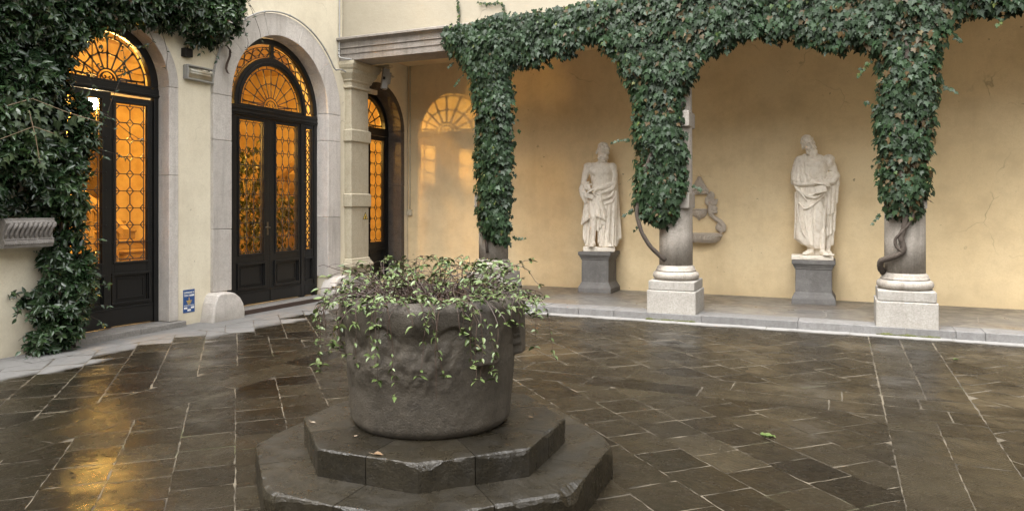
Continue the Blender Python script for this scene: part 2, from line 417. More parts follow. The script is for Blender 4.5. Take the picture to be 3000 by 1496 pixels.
    dryc=m.mix(a,(.13,.127,.121),(.20,.196,.19)); dryc=m.mix(m.ramp(b,[(.5,0.),(.75,.5)]),dryc,(.105,.10,.094))
    pale=m.mix(a,(.19,.186,.178),(.255,.248,.237)); pale=m.mix(m.ramp(b,[(.5,0.),(.8,.6)]),pale,(.24,.23,.213))
    px,py,pz=m.xyz()
    edge=m.math('ADD',px,m.math('MULTIPLY',m.math('SUBTRACT',m.noise(2.3,4,.55),.5),.38))
    edge=m.math('ADD',edge,m.math('MULTIPLY',m.math('SUBTRACT',t,.5),.75))
    dry=m.ramp(m.math('ADD',edge,8.0),[(.0,1.),(1.0,1.)]) if False else m.math('SUBTRACT',1.0,m.math('MULTIPLY_ADD',edge,7.0,6.62*7.0,clamp=True))
    edy=m.math('ADD',py,m.math('MULTIPLY',m.math('SUBTRACT',m.noise(3.1,4,.6),.5),.28))
    dry2=m.math('MULTIPLY_ADD',edy,9.0,-9.22*9.0,clamp=True)
    dry=m.math('MAXIMUM',dry,dry2)
    isw=m.math('MULTIPLY',k,m.math('GREATER_THAN',py,9.2))
    dd=m.mix(m.math('MAXIMUM',isw,m.math('MULTIPLY',k,.25)),dryc,pale)
    col=m.mix(dry,wetc,dd)
    # tooled texture + puddle film
    ax=m.mapv((1,1,1),(0,0,0),(0,0,.6),vec=vs)
    wv=m.n.new('ShaderNodeTexWave'); wv.inputs['Scale'].default_value=17; wv.inputs['Distortion'].default_value=4; wv.inputs['Detail'].default_value=3; wv.inputs['Detail Scale'].default_value=3; m.lk(ax,wv.inputs['Vector'])
    tool=m.math('MULTIPLY',wv.outputs['Fac'],m.ramp(t,[(.62,0.),(.80,1.)]))
    film=m.ramp(m.noise(.9,5,.6,vec=m.mapv((1,1,1),(3.1,1.7,0))),[(.50,0.),(.62,1.)])
    h=m.math('ADD',m.math('MULTIPLY',m.noise(7,7,.68,vec=vs),1.9),m.math('ADD',m.math('MULTIPLY',m.noise(48,4,.7,vec=vs),.55),m.math('MULTIPLY',tool,.35)))
    h=m.math('MULTIPLY',h,m.math('SUBTRACT',1.0,m.math('MULTIPLY',film,.72)))
    rw=m.math('SUBTRACT',m.ramp(m.noise(5.5,6,.65,vec=vs),[(.3,.12),(.72,.40)]),m.math('MULTIPLY',film,.07))
    rough=m.n.new('ShaderNodeMix'); rough.data_type='FLOAT'; m.lk(dry,rough.inputs[0]); m.lk(rw,rough.inputs[2]); rough.inputs[3].default_value=.8
    nb=m.bump(h,.40,.011)
    mat=m.done(col,rough.outputs[0],nb,spec=.34)
    # the water film is patchy: between the shiny parts the stone is only damp and matt
    df=m.n.new('ShaderNodeBsdfDiffuse'); m.lk(col,df.inputs[0]); m.lk(nb,df.inputs['Normal'])
    wf=m.math('MULTIPLY_ADD',film,.40,.62); wf=m.math('ADD',wf,m.math('MULTIPLY',m.math('SUBTRACT',m.noise(6,5,.7,vec=vs),.5),.9),clamp=True)
    mx=m.n.new('ShaderNodeMixShader'); m.lk(wf,mx.inputs[0]); m.lk(df.outputs[0],mx.inputs[1]); m.lk(m.b.outputs[0],mx.inputs[2]); m.lk(mx.outputs[0],m.out.inputs[0])
    me.materials.append(mat)
    o=bpy.data.objects.new('paving',me); COL.objects.link(o); tag(o,'wet dark stone paving of the courtyard','paving',kind='structure')
    del o['category']
    # mortar bed = the ground sheet
    g=MB(); S=40; 
    g.add([(-S,-S,-.0009),(S,-S,-.0009),(S,S,-.0009),(-S,S,-.0009)],[(0,1,2,3)])
    m=world_pos(N('mortar')); a=m.noise(2.2,5,.6); b=m.noise(30,4,.7)
    c=m.mix(m.ramp(a,[(.38,0.),(.60,1.)]),(.022,.0175,.011),(.115,.097,.068)); c=m.mix(m.ramp(b,[(.5,0.),(.75,.7)]),c,(.05,.04,.027))
    moss=m.ramp(m.noise(1.3,4,.6,vec=m.mapv((1,1,1),(9,4,0))),[(.58,0.),(.68,.8)]); c=m.mix(moss,c,(.045,.05,.013))
    g.build('ground',m.done(c,.7,m.bump(b,.6,.01)))['kind']='structure'
paving()

# loggia floor: step front stones + top sheet
def loggia():
    g=MB(); x=-7.47
    cuts=[(-1.998,.315),(.707,.315),(-4.706,.315)]
    while x<7:
        ln=rng.choice([.28,.5,.85,1.15]); g.tone=rng.random()
        x1=min(x+ln,7); g.box(x+.0015,x1-.0015,SF,SF+.34,-.02,FL+rng.gauss(0,.0012)); x=x1
    o=g.build('loggia_step',ST_KERB,bevel=.006); o['kind']='structure'
    m=world_pos(N('loggia_flagstones'))
    v2=m.mapv((1,1,.001),vec=m.wob(.10,3))
    e=m.vor(1.75,'DISTANCE_TO_EDGE',vec=v2); cc=m.vor(1.75,'F1',vec=v2,out='Color')
    sx=m.n.new('ShaderNodeSeparateXYZ'); m.lk(cc,sx.inputs[0])
    a=m.noise(5,6,.6)
    c=m.mix(sx.outputs[0],(.10,.095,.089),(.15,.14,.126)); c=m.mix(m.math('MULTIPLY',m.ramp(sx.outputs[1],[(.6,0.),(.75,1.)]),.6),c,(.135,.107,.08))
    c=m.mix(m.ramp(a,[(.45,0.),(.75,.6)]),c,(.068,.063,.059))
    j=m.ramp(m.math('ADD',e,m.math('MULTIPLY',m.noise(30,3),.006)),[(.008,1.),(.014,0.)]); c=m.mix(m.math('MULTIPLY',j,.75),c,(.23,.205,.175))
    h=m.math('SUBTRACT',m.math('MULTIPLY',m.noise(8,6,.6),.6),j)
    mat=m.done(c,m.ramp(a,[(.3,.26),(.7,.5)]),m.bump(h,.3,.01))
    g=MB(); g.box(-7.47,7,SF+.343,RW,-.02,FL-.001); g.build('loggia_floor',mat)['kind']='structure'
loggia()

# ================================================================ WALLS
def wall_prism(name,outer,holes,plane,p0,p1,mat,label,cat='wall'):
    """outer / holes are 2-D loops; plane 'x': (y,z) loops extruded in x from p0 to p1; 'y': (x,z)"""
    bm=bmesh.new(); ed=[]
    for lp in [outer]+holes:
        vs=[bm.verts.new((p0,a,b) if plane=='x' else (a,p0,b)) for a,b in lp]
        for i in range(len(vs)): ed.append(bm.edges.new((vs[i],vs[(i+1)%len(vs)])))
    bmesh.ops.triangle_fill(bm,use_beauty=True,use_dissolve=False,edges=ed)
    r=bmesh.ops.extrude_face_region(bm,geom=bm.faces[:])
    d=p1-p0; bmesh.ops.translate(bm,vec=(d,0,0) if plane=='x' else (0,d,0),verts=[e for e in r['geom'] if isinstance(e,bmesh.types.BMVert)])
    bmesh.ops.recalc_face_normals(bm,faces=bm.faces)
    me=bpy.data.meshes.new(name); bm.to_mesh(me); bm.free(); me.materials.append(mat)
    o=bpy.data.objects.new(name,me); COL.objects.link(o); tag(o,label,cat); return o
D1=dict(c=5.73,r=.665,sp=2.94,ro=.80,plane=-7.65,front=-7.455)
D2=dict(c=8.37,r=1.008,sp=2.95,ro=1.325,plane=-7.65,front=-7.42)
D3=dict(c=10.84,r=.70,sp=2.86,ro=.81,plane=-7.745,front=-7.45)
holes=[]
for d in (D1,D2,D3):
    r=d['r']+.035
    holes.append([(d['c']+r,.02),(d['c']+r,d['sp'])]+arcpts(d['c'],d['sp'],r,0,math.pi,24)[1:]+[(d['c']-r,.02)])
wall_prism('plaster_wall',[(-6,-.1),(11.8,-.1),(11.8,8.5),(-6,8.5)],holes,'x',WX,WX-.45,PL_LEFT,'cream plaster wall with the three arched glazed doors')
g=MB(); g.box(-7.46,9,RW,RW+.4,-.1,4.6)
tag(g.build('plaster_wall',PL_REAR),'ochre plaster wall behind the statues under the arcade','wall')
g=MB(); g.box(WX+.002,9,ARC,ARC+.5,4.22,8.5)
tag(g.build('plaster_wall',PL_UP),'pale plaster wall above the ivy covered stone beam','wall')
g=MB(); g.box(WX+.002,9,ARC+.42,RW-.002,4.12,4.2)
g.build('loggia_ceiling',PL_REAR)['kind']='structure'
# the two other sides of the yard, out of the photograph
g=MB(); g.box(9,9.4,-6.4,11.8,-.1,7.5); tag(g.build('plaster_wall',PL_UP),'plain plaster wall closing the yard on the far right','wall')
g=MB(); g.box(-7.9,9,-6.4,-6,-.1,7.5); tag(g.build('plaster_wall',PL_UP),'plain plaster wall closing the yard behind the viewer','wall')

# stone entablature over the arcade
bt=empty('stone_beam',(0,ARC,3.85),'moulded grey stone beam over the arcade, mostly hidden by ivy','stone beam')
def beam():
    f=ARC-.08
    prof=[(f,3.85),(f,3.945),(f-.015,3.95),(f-.015,4.03),(f-.035,4.045),(f-.035,4.05),(f-.012,4.06),(f-.012,4.135),(f-.045,4.16),(f-.085,4.175),(f-.085,4.205),(f-.05,4.222),(f+.3,4.222),(f+.5,4.2),(f+.5,3.85)]
    g=MB(); x=WX+.003; 
    while x<8.9:
        ln=min(rng.uniform(1.6,2.4),8.9-x); g.tone=rng.random()
        g.loft([[(x,y,z) for y,z in prof],[(x+ln-.003,y,z) for y,z in prof]]); x+=ln
    g.build('moulding',ST_BEAM,bt)
beam()

# columns
def column(x,label):
    t=empty('stone_column',(x,ARC,0),label,'column','columns of the ivy arcade')
    g=MB(); g.tone=.7; g.box(x-.318,x+.318,ARC-.325,ARC+.325,-.01,.383); g.tone=.45; g.box(x-.30,x+.30,ARC-.31,ARC+.31,.386,.508); g.build('plinth',ST_PLINTH,t,bevel=.012)
    g=MB(); g.smooth=True; g.tone=.75
    tor=[(.24+.052*math.cos(a)+.012,.565+.056*math.sin(a)) for a in [(-math.pi/2+math.pi*i/10) for i in range(11)]]
    g.lathe((x,ARC,0),[(.02,.509)]+tor+[(.262,.622),(.262,.640),(.250,.645),(.250,.668),(.235,.682),(.222,.70),(.02,.70)],48); g.build('base_moulding',ST_SHAFT,t)
    g=MB(); g.smooth=True; g.tone=.5
    g.lathe((x,ARC,0),[(.02,.70)]+[(.219-.018*(i/8)**1.6,.701+i*(3.0/8)) for i in range(9)]+[(.02,3.70)],44); g.build('shaft',ST_SHAFT,t)
    for z in (1.45,2.52):
        g=MB(); g.tone=.4; g.sqlathe((x,ARC,z),[(.19,0),(.213,.010),(.213,.20),(.19,.22)]); g.build('band_block',ST_SHAFT,t,bevel=.006)
    g=MB(); g.tone=.6; g.sqlathe((x,ARC,3.60),[(.20,0),(.235,.02),(.235,.05),(.22,.06),(.25,.12),(.30,.19),(.30,.247)]); g.build('capital',ST_SHAFT,t,bevel=.004)
    return t
column(-4.706,'ivy clad stone column standing behind the planted wellhead')
column(-1.998,'ivy clad stone column between the two statues')
column(.707,'ivy clad stone column right of the bearded smiling statue, with a woody stem on it')

# pilaster in the corner
def pilaster():
    y0,y1,x1=9.86,10.34,-7.33; cy=(y0+y1)/2; hx=(x1-WX+.05)
    t=empty('pilaster',(x1,cy,0),'cream painted pilaster between the tall door and the arcade corner','pilaster')
    def blk(name,prof,mat,bev=.004,sm=False):
        g=MB(); g.smooth=sm
        g.loft([[(WX-.03,y0-e,z),(x1+e,y0-e,z),(x1+e,y1+e,z),(WX-.03,y1+e,z)] for e,z in prof]); g.build(name,mat,t,bevel=bev)
    blk('footing',[(.035,-.01),(.03,.33)],ST_PLINTH,.01)
    blk('base_moulding',[(.02,.331),(.02,.45),(.045,.455),(.06,.475),(.065,.50),(.055,.53),(.035,.545),(.035,.565),(.02,.575),(.02,.60),(0,.62)],PL_PIL)
    blk('shaft',[(0,.62),(0,1.46),(0,2.54),(-.008,3.42)],PL_PIL)
    blk('band_block',[(.004,1.46),(.03,1.475),(.03,1.675),(.004,1.69)],PL_PIL)
    blk('band_block',[(.004,2.54),(.03,2.555),(.03,2.735),(.004,2.75)],PL_PIL)
    blk('capital',[(-.008,3.42),(.025,3.425),(.03,3.445),(.012,3.46),(.012,3.52),(.04,3.545),(.04,3.565),(.06,3.60),(.10,3.66),(.11,3.70),(.11,3.71),(.135,3.74),(.155,3.79),(.155,3.845)],PL_PIL)
pilaster()
# ================================================================ STONE DOORWAYS
def ring(g,c,sp,r0,r1,a0,a1,x0,x1,n=8):
    rs=[]
    for i in range(n+1):
        a=a0+(a1-a0)*i/n; co,si=math.cos(a),math.sin(a)
        rs.append([(x1,c+r0*co,sp+r0*si),(x1,c+r1*co,sp+r1*si),(x0,c+r1*co,sp+r1*si),(x0,c+r0*co,sp+r0*si)])
    g.loft(rs)
def doorway(d,label,mat,jz,vous,z0):
    t=empty('stone_doorway',(d['front'],d['c'],0),label,'doorway')
    g=MB(); c,r,ro,sp=d['c'],d['r'],d['ro'],d['sp']; xb=d['plane']-.09
    for sd in (-1,1):
        zz=[z0]+jz[0 if sd<0 else 1]+[sp]
        for a,b in zip(zz,zz[1:]):
            g.tone=rng.random(); y0,y1=sorted((c+sd*r,c+sd*ro)); g.box(xb,d['front']+rng.gauss(0,.0015),y0,y1,a+.0015,b-.0015)
    g.build('jamb',mat,t,bevel=.008)
    g=MB(); 
    for a,b in zip(vous,vous[1:]):
        g.tone=rng.random(); ring(g,c,sp,r,ro,R(a)+.0012,R(b)-.0012,xb,d['front']+rng.gauss(0,.0015),10)
    g.build('arch',mat,t,bevel=.006)
    return t
t1=doorway(D1,'narrow grey stone arch round the half open door at the left, beside the jasmine',ST_FRAME,[[1.0,2.2],[1.86]],[0,62,118,180],.072)
t2=doorway(D2,'broad pale stone arch round the tallest door with a fan window in the middle of the left wall',ST_FRAME,[[1.18,2.35],[1.3,2.52]],[0,38,72,88,108,142,180],.36)
t3=doorway(D3,'small dark stone arch round the door in the corner under the arcade',ST_DARK,[[1.4],[1.85]],[0,83,97,180],.072)
def base_stone(y0,y1,flip,label_parent):
    prof=[(0,-.01),(.57,-.01),(.575,.09),(.555,.19),(.50,.275),(.42,.335),(.34,.358),(.15,.36),(.10,.335),(.055,.24),(.02,.08)]
    L=y1-y0; g=MB(); g.tone=.3
    pts=[((y0+L*(p/.575)) if not flip else (y1-L*(p/.575)),z) for p,z in prof]
    rs=[]
    for x,k in ((WX-.05,1),(-7.33,1),(-7.275,.985),(-7.25,.95)):
        rs.append([(x-(.045*z if x>-7.3 else 0),(y0+y1)/2+(y-(y0+y1)/2)*k,z*(.97 if k<.96 else 1)) for y,z in pts])
    g.loft(rs); g.build('base_stone',ST_FRAME,label_parent,bevel=.012)
base_stone(6.87,7.44,False,t2); base_stone(9.30,9.86,True,t2)
g=MB(); g.tone=.6; g.box(-7.9,-7.37,4.95,5.93,-.02,.072); g.tone=.35; g.box(-7.9,-7.372,5.933,6.58,-.02,.07)
g.build('threshold',ST_THRESH,t1,bevel=.012)
g=MB(); g.tone=.5; g.box(-7.9,-7.40,7.36,9.38,-.02,.066); g.build('threshold',ST_THRESH,t2,bevel=.008)
g=MB(); g.box(-7.398,-7.38,7.445,9.295,.0,.06); g.build('sill_strip',RUST,t2,bevel=.003)
g=MB(); g.box(-7.95,-7.40,10.1,11.6,-.02,.095); g.build('threshold',ST_THRESH,t3,bevel=.008)

# ================================================================ DOORS
def seg(g,x,a,b,w=.0045,h=.004):
    a=Vector((x,a[0],a[1]));b=Vector((x,b[0],b[1])); d=b-a; L=d.length
    if L<1e-4: return
    d/=L; n=d.cross(Vector((1,0,0))); g.obox((a+b)/2,d*(L/2+w*.4),n*w,Vector((h,0,0)))
def poly(g,x,pts,w=.0045,h=.004,closed=False):
    for i in range(len(pts)-1): seg(g,x,pts[i],pts[i+1],w,h)
    if closed: seg(g,x,pts[-1],pts[0],w,h)
def lead_grid(g,x,u0,u1,v0,v1,nc,nr,a,b,w=.005,brd=.028):
    poly(g,x,[(u0,v0),(u1,v0),(u1,v1),(u0,v1)],w,closed=True)
    i0,i1,j0,j1=u0+brd,u1-brd,v0+brd,v1-brd
    poly(g,x,[(u0,j0),(u1,j0)],w);poly(g,x,[(u0,j1),(u1,j1)],w);poly(g,x,[(i0,v0),(i0,v1)],w);poly(g,x,[(i1,v0),(i1,v1)],w)
    for k in range(1,nc): 
        u=i0+(i1-i0)*k/nc; seg(g,x,(u,v0),(u,j0),w); seg(g,x,(u,j1),(u,v1),w)
    P=(j1-j0)/nr; Wc=(i1-i0)/nc
    for j in range(nr+1):
        v=j0+j*P
        for k in range(nc+1):
            u=i0+k*Wc
            L=u-a if k>0 else None; Rr=u+a if k<nc else None
            up=v+b if j<nr else None; dn=v-b if j>0 else None
            for s in (L,Rr):
                if s is None: continue
                if up is not None: seg(g,x,(s,v),(u,up),w)
                if dn is not None: seg(g,x,(s,v),(u,dn),w)
            if j<nr and 0<k<nc: seg(g,x,(u,v+b),(u,v+P-b),w)
            if k<nc and 0<j<nr: seg(g,x,(u+a,v),(u+Wc-a,v),w)
    return [j0+j*P for j in range(1,nr)]
def fan(g,x,c,v,Rg,n,w=.005,zb=0.0):
    P=lambda r,th:(c+r*math.cos(th),v+r*math.sin(th))
    rim=Rg*.905; r1=Rg*.24; rm=Rg*.575; dr=Rg*.055; dt=.30/n*.62
    for rr in (r1,Rg*.17,rim): poly(g,x,[P(rr,math.pi*i/32) for i in range(33)],w)
    poly(g,x,[(c-Rg,v),(c+Rg,v)],w)
    nb=v+Rg*.075
    seg(g,x,(c-rim,nb),(c-r1,nb),w);seg(g,x,(c+r1,nb),(c+rim,nb),w)
    for s in (-1,1):
        for q in (.45,.7): seg(g,x,(c+s*Rg*q,v),(c+s*Rg*q,nb),w)
    A0=.1
    for k in range(n+1):
        th=A0+(math.pi-2*A0)*k/n
        seg(g,x,P(r1,th),P(rm-dr,th),w); seg(g,x,P(rm+dr,th),P(rim,th),w)
        D=[P(rm-dr,th),P(rm,th+dt),P(rm+dr,th),P(rm,th-dt)]; poly(g,x,D,w,closed=True)
        seg(g,x,P(rim-dr*1.3,th),P(rim,th+dt*1.0),w); seg(g,x,P(rim-dr*1.3,th),P(rim,th-dt*1.0),w)
        if k<n:
            t2=A0+(math.pi-2*A0)*(k+1)/n; tm=(th+t2)/2
            seg(g,x,P(rm,th+dt),P(rm-.01,tm),w); seg(g,x,P(rm-.01,tm),P(rm,t2-dt),w)
            seg(g,x,P(rim,tm),P(Rg,tm),w)
    for s in (-1,1):                                   # little scrolls in the hub
        pts=[]
        for i in range(20):
            a=i/19*5.2; rr=Rg*.062*(1-i/26); pts.append((c+s*(Rg*.068+rr*math.cos(a+2.6)*-1),v+Rg*.07+rr*math.sin(a+2.6)))
        poly(g,x,pts,w*.7)
def chain_lead(g,x,f,L,n,amp,w=.0045):
    """two crossing waves; f maps (along 0..1, offset) to (u,v)"""
    m=n*10
    for s in (-1,1): poly(g,x,[f(i/m,s*amp*math.sin(math.pi*n*i/m)) for i in range(m+1)],w)
    for s in (-1,1): poly(g,x,[f(i/m,s*amp*.62*math.sin(math.pi*n*i/m)) for i in range(m+1)],w*.8)
def rods(g,x,u0,u1,vs,over=.055):
    for v in vs:
        g.tube([(x,u0-over,v+.004),(x+.012,u0-over*.8,v),(x+.012,u1+over*.8,v),(x,u1+over,v+.004)],.0042,5)
def mould(g,x,u0,u1,v0,v1,w=.022,h=.016):
    g.box(x-.004,x+h,u0-w,u1+w,v1,v1+w); g.box(x-.004,x+h,u0-w,u1+w,v0-w,v0)
    g.box(x-.004,x+h-.0015,u0-w,u0,v0,v1); g.box(x-.004,x+h-.0015,u1,u1+w,v0,v1)
def quadx(g,x,u0,u1,v0,v1): g.add([(x,u0,v0),(x,u1,v0),(x,u1,v1),(x,u0,v1)],[(0,1,2,3)])
def leaf(door,x,u0,u1,v0,v1,gl,pan,nc,nr,a,b,hinge=None,angle=0,handle=None,label=None,lead=True):
    th=.045; g=MB(); gu0,gu1,gv0,gv1=gl; pv0,pv1=pan
    org=(x,hinge if hinge is not None else u0,v0)
    g.box(x-th,x,u0,gu0,v0,v1); g.box(x-th,x,gu1,u1,v0,v1)
    g.box(x-th,x-.001,gu0,gu1,gv1,v1); g.box(x-th,x-.001,gu0,gu1,pv1,gv0); g.box(x-th,x-.001,gu0,gu1,v0,pv0)
    g.box(x-.028,x-.016,gu0,gu1,pv0,pv1)
    mould(g,x,gu0+.004,gu1-.004,gv0+.004,gv1-.004); mould(g,x,gu0-.012,gu1+.012,pv0+.004,pv1-.004,.028,.024)
    mould(g,x-.016,gu0+.05,gu1-.05,pv0+.05,pv1-.05,.012,.010)
    g.box(x-.002,x+.014,u0+.006,u1-.006,v0+.004,pv0-.075); g.box(x-.002,x+.02,u0+.004,u1-.004,pv0-.074,pv0-.056)
    lf=g.build('leaf',WOOD,door,bevel=.004,origin=org)
    if label: lf['label']=label
    g=MB(); quadx(g,x-.022,gu0,gu1,gv0,gv1); g.build('glass_pane',AMBER,lf,normals=False)
    g=MB(); vs=lead_grid(g,x-.022,gu0+.003,gu1-.003,gv0+.003,gv1-.003,nc,nr,a,b); g.build('leading',LEAD,lf)
    g=MB(); rods(g,x+.004,gu0,gu1,vs); g.build('support_bar',IRON,lf)
    if handle is not None:
        g=MB(); u,v=handle; g.box(x+.001,x+.007,u-.017,u+.017,v-.10,v+.09); g.tube([(x+.005,u,v+.01),(x+.05,u,v+.01),(x+.055,u-.015,v+.01),(x+.055,u-.075,v+.018),(x+.05,u-.09,v+.012)],[.009,.009,.01,.009,.007],8)
        g.ell((x+.012,u,v-.055),(.006,.010,.014)); g.build('handle',BRASS,lf,bevel=.002)
    lf.rotation_euler[2]=angle
    return lf
def archring(g,c,v,r0,r1,x0,x1,n=28): ring(g,c,v,r0,r1,0,math.pi,x0,x1,n)
def fan_glass(parent,x,c,v,r,n=32):
    g=MB(); p=[(x,c+r*math.cos(math.pi*i/n),v+r*math.sin(math.pi*i/n)) for i in range(n+1)]; g.add(p,[tuple(range(len(p)))])
    return g.build('glass_pane',AMBER,parent,normals=False)

# --- door 1 : half open, at the left
d1=empty('glazed_door',(D1['plane'],D1['c'],.072),'black double door with its right leaf ajar, half hidden by the jasmine','door')
x=D1['plane']; c=D1['c']
g=MB(); g.box(x-.06,x+.012,c-.665,c-.60,.073,2.93); g.box(x-.06,x+.012,c+.60,c+.665,.073,2.93); g.box(x-.06,x+.02,c-.665,c+.665,2.80,2.905); g.box(x-.05,x+.034,c-.665,c+.665,2.815,2.84)
archring(g,c,2.932,.56,.664,x-.06,x+.012); g.build('frame',WOOD,d1,bevel=.005)
fl=MB(); archring(fl,c,2.935,.548,.566,x-.03,x+.022); fl.box(x-.03,x+.022,c-.56,c+.56,2.906,2.93); f1=fl.build('fanlight',WOOD,d1,bevel=.003)
fan_glass(f1,x-.02,c,2.93,.55); g=MB(); fan(g,x-.02,c,2.932,.545,8,.0082); g.build('leading',LEAD,f1)
leaf(d1,x-.004,c-.597,c+.035,.085,2.795,(c-.52,c-.085,.83,2.71),(.36,.68),2,9,.045,.05)
leaf(d1,x-.012,c+.037,c+.597,.085,2.775,(c+.115,c+.525,.83,2.70),(.36,.68),2,9,.045,.05,hinge=c+.597,angle=R(-5.5),label='door leaf standing slightly ajar')
# --- door 2 : the tall one
d2=empty('glazed_door',(D2['plane'],D2['c'],.066),'tallest black glazed door with side lights and an arched band of ringed glass','door')
x=D2['plane']; c=8.345
cc=D2['c']
g=MB(); g.box(x-.06,x+.012,cc-1.006,cc-.935,.067,2.93); g.box(x-.06,x+.012,cc+.935,cc+1.006,.067,2.93)
g.box(x-.06,x+.012,c-.775,c-.695,.067,2.76); g.box(x-.06,x+.012,c+.655,c+.735,.067,2.76)
g.box(x-.06,x+.02,cc-1.006,cc+1.006,2.762,2.90); g.box(x-.05,x+.034,cc-1.0,cc+1.0,2.79,2.815); g.box(x-.05,x+.03,cc-1.0,cc+1.0,2.85,2.868)
archring(g,cc,2.932,.925,1.005,x-.06,x+.012); archring(g,cc,2.902,.645,.735,x-.05,x+.016); archring(g,cc,2.904,.665,.685,x-.05,x+.03)
g.box(x-.045,x+.010,cc-.03,cc+.03,3.60,3.90)
g.build('frame',WOOD,d2,bevel=.005)
fl=MB(); archring(fl,cc,2.905,.632,.648,x-.03,x+.02); fl.box(x-.03,x+.02,cc-.64,cc+.64,2.902,2.925); f2=fl.build('fanlight',WOOD,d2,bevel=.003)
fan_glass(f2,x-.02,cc,2.92,.635); g=MB(); fan(g,x-.02,cc,2.925,.628,10,.0062); g.build('leading',LEAD,f2)
g=MB(); ring(g,cc,2.905,.732,.75,0,math.pi,x-.03,x+.008,28); f3=g.build('arched_light',WOOD,d2)
g=MB(); n=36; V=[(x-.022,cc+q*math.cos(math.pi*i/n),2.905+q*math.sin(math.pi*i/n)) for q in (.73,.94) for i in range(n+1)]
g.add(V,[(i,i+1,n+2+i,n+1+i) for i in range(n)]); g.build('glass_pane',AMBER,f3,normals=False)
g=MB()
for s in (0,1):
    a0,a1=(.02,math.pi/2-.04) if s==0 else (math.pi/2+.04,math.pi-.02)
    chain_lead(g,x-.022,lambda q,o:(cc+(.835+o)*math.cos(a0+(a1-a0)*q),2.905+(.835+o)*math.sin(a0+(a1-a0)*q)),1,7,.072,.006)
    for rr in (.765,.905): poly(g,x-.022,[(cc+rr*math.cos(a0+(a1-a0)*i/24),2.905+rr*math.sin(a0+(a1-a0)*i/24)) for i in range(25)],.005)
g.build('leading',LEAD,f3)
for (u0,u1,gu0,gu1) in ((cc-.933,c-.777,cc-.905,c-.805),(c+.737,cc+.933,c+.765,cc+.885)):
    g=MB(); th=.045
    g.box(x-th,x,u0,gu0,.085,2.76); g.box(x-th,x,gu1,u1,.085,2.76); g.box(x-th,x-.001,gu0,gu1,2.70,2.76); g.box(x-th,x-.001,gu0,gu1,.66,.80); g.box(x-th,x-.001,gu0,gu1,.085,.33); g.box(x-.03,x-.018,gu0,gu1,.33,.66)
    mould(g,x,gu0+.002,gu1-.002,.804,2.696,.016,.014); mould(g,x,gu0-.006,gu1+.006,.334,.656,.02,.02); g.box(x-.002,x+.012,u0+.004,u1-.004,.088,.255)
    sl=g.build('side_light',WOOD,d2,bevel=.004)
    g=MB(); quadx(g,x-.022,gu0,gu1,.80,2.70); g.build('glass_pane',AMBER,sl,normals=False)
    g=MB(); um=(gu0+gu1)/2; am=(gu1-gu0)*.34
    chain_lead(g,x-.022,lambda q,o:(um+o,.83+1.84*q),1,16,am,.0055); poly(g,x-.022,[(gu0+.004,.803),(gu1-.004,.803),(gu1-.004,2.697),(gu0+.004,2.697)],.005,closed=True)
    seg(g,x-.022,(gu0,.83),(gu1,.83),.004); seg(g,x-.022,(gu0,2.67),(gu1,2.67),.004); seg(g,x-.022,(gu1-.022,.80),(gu1-.022,2.70),.004); g.build('leading',LEAD,sl)
leaf(d2,x-.004,c-.692,c-.026,.085,2.757,(c-.625,c-.15,.80,2.71),(.33,.655),3,9,.032,.06,handle=(c-.065,1.16))
leaf(d2,x-.004,c-.024,c+.652,.085,2.757,(c+.105,c+.58,.80,2.71),(.33,.655),3,9,.032,.06)
# --- door 3 : in the corner
d3=empty('glazed_door',(D3['plane'],D3['c'],.095),'small black glazed door deep in the arcade corner, behind the pilaster','door')
x=D3['plane']; c=D3['c']
g=MB(); g.box(x-.06,x+.012,c-.70,c-.635,.096,2.93); g.box(x-.06,x+.012,c+.635,c+.70,.096,2.93); g.box(x-.06,x+.02,c-.70,c+.70,2.77,2.885)
archring(g,c,2.862,.60,.70,x-.06,x+.012); g.build('frame',WOOD,d3,bevel=.005)
fl=MB(); archring(fl,c,2.888,.585,.602,x-.03,x+.02); fl.box(x-.03,x+.02,c-.6,c+.6,2.886,2.905); f=fl.build('fanlight',WOOD,d3,bevel=.003)
fan_glass(f,x-.02,c,2.90,.588); g=MB(); fan(g,x-.02,c,2.905,.58,8,.009); g.build('leading',LEAD,f)
leaf(d3,x-.004,c-.632,c-.002,.105,2.765,(c-.545,c-.13,.82,2.69),(.36,.67),2,9,.045,.05)
leaf(d3,x-.004,c+.0,c+.632,.105,2.765,(c+.125,c+.555,.82,2.69),(.36,.67),2,9,.045,.05,handle=(c+.06,1.16))

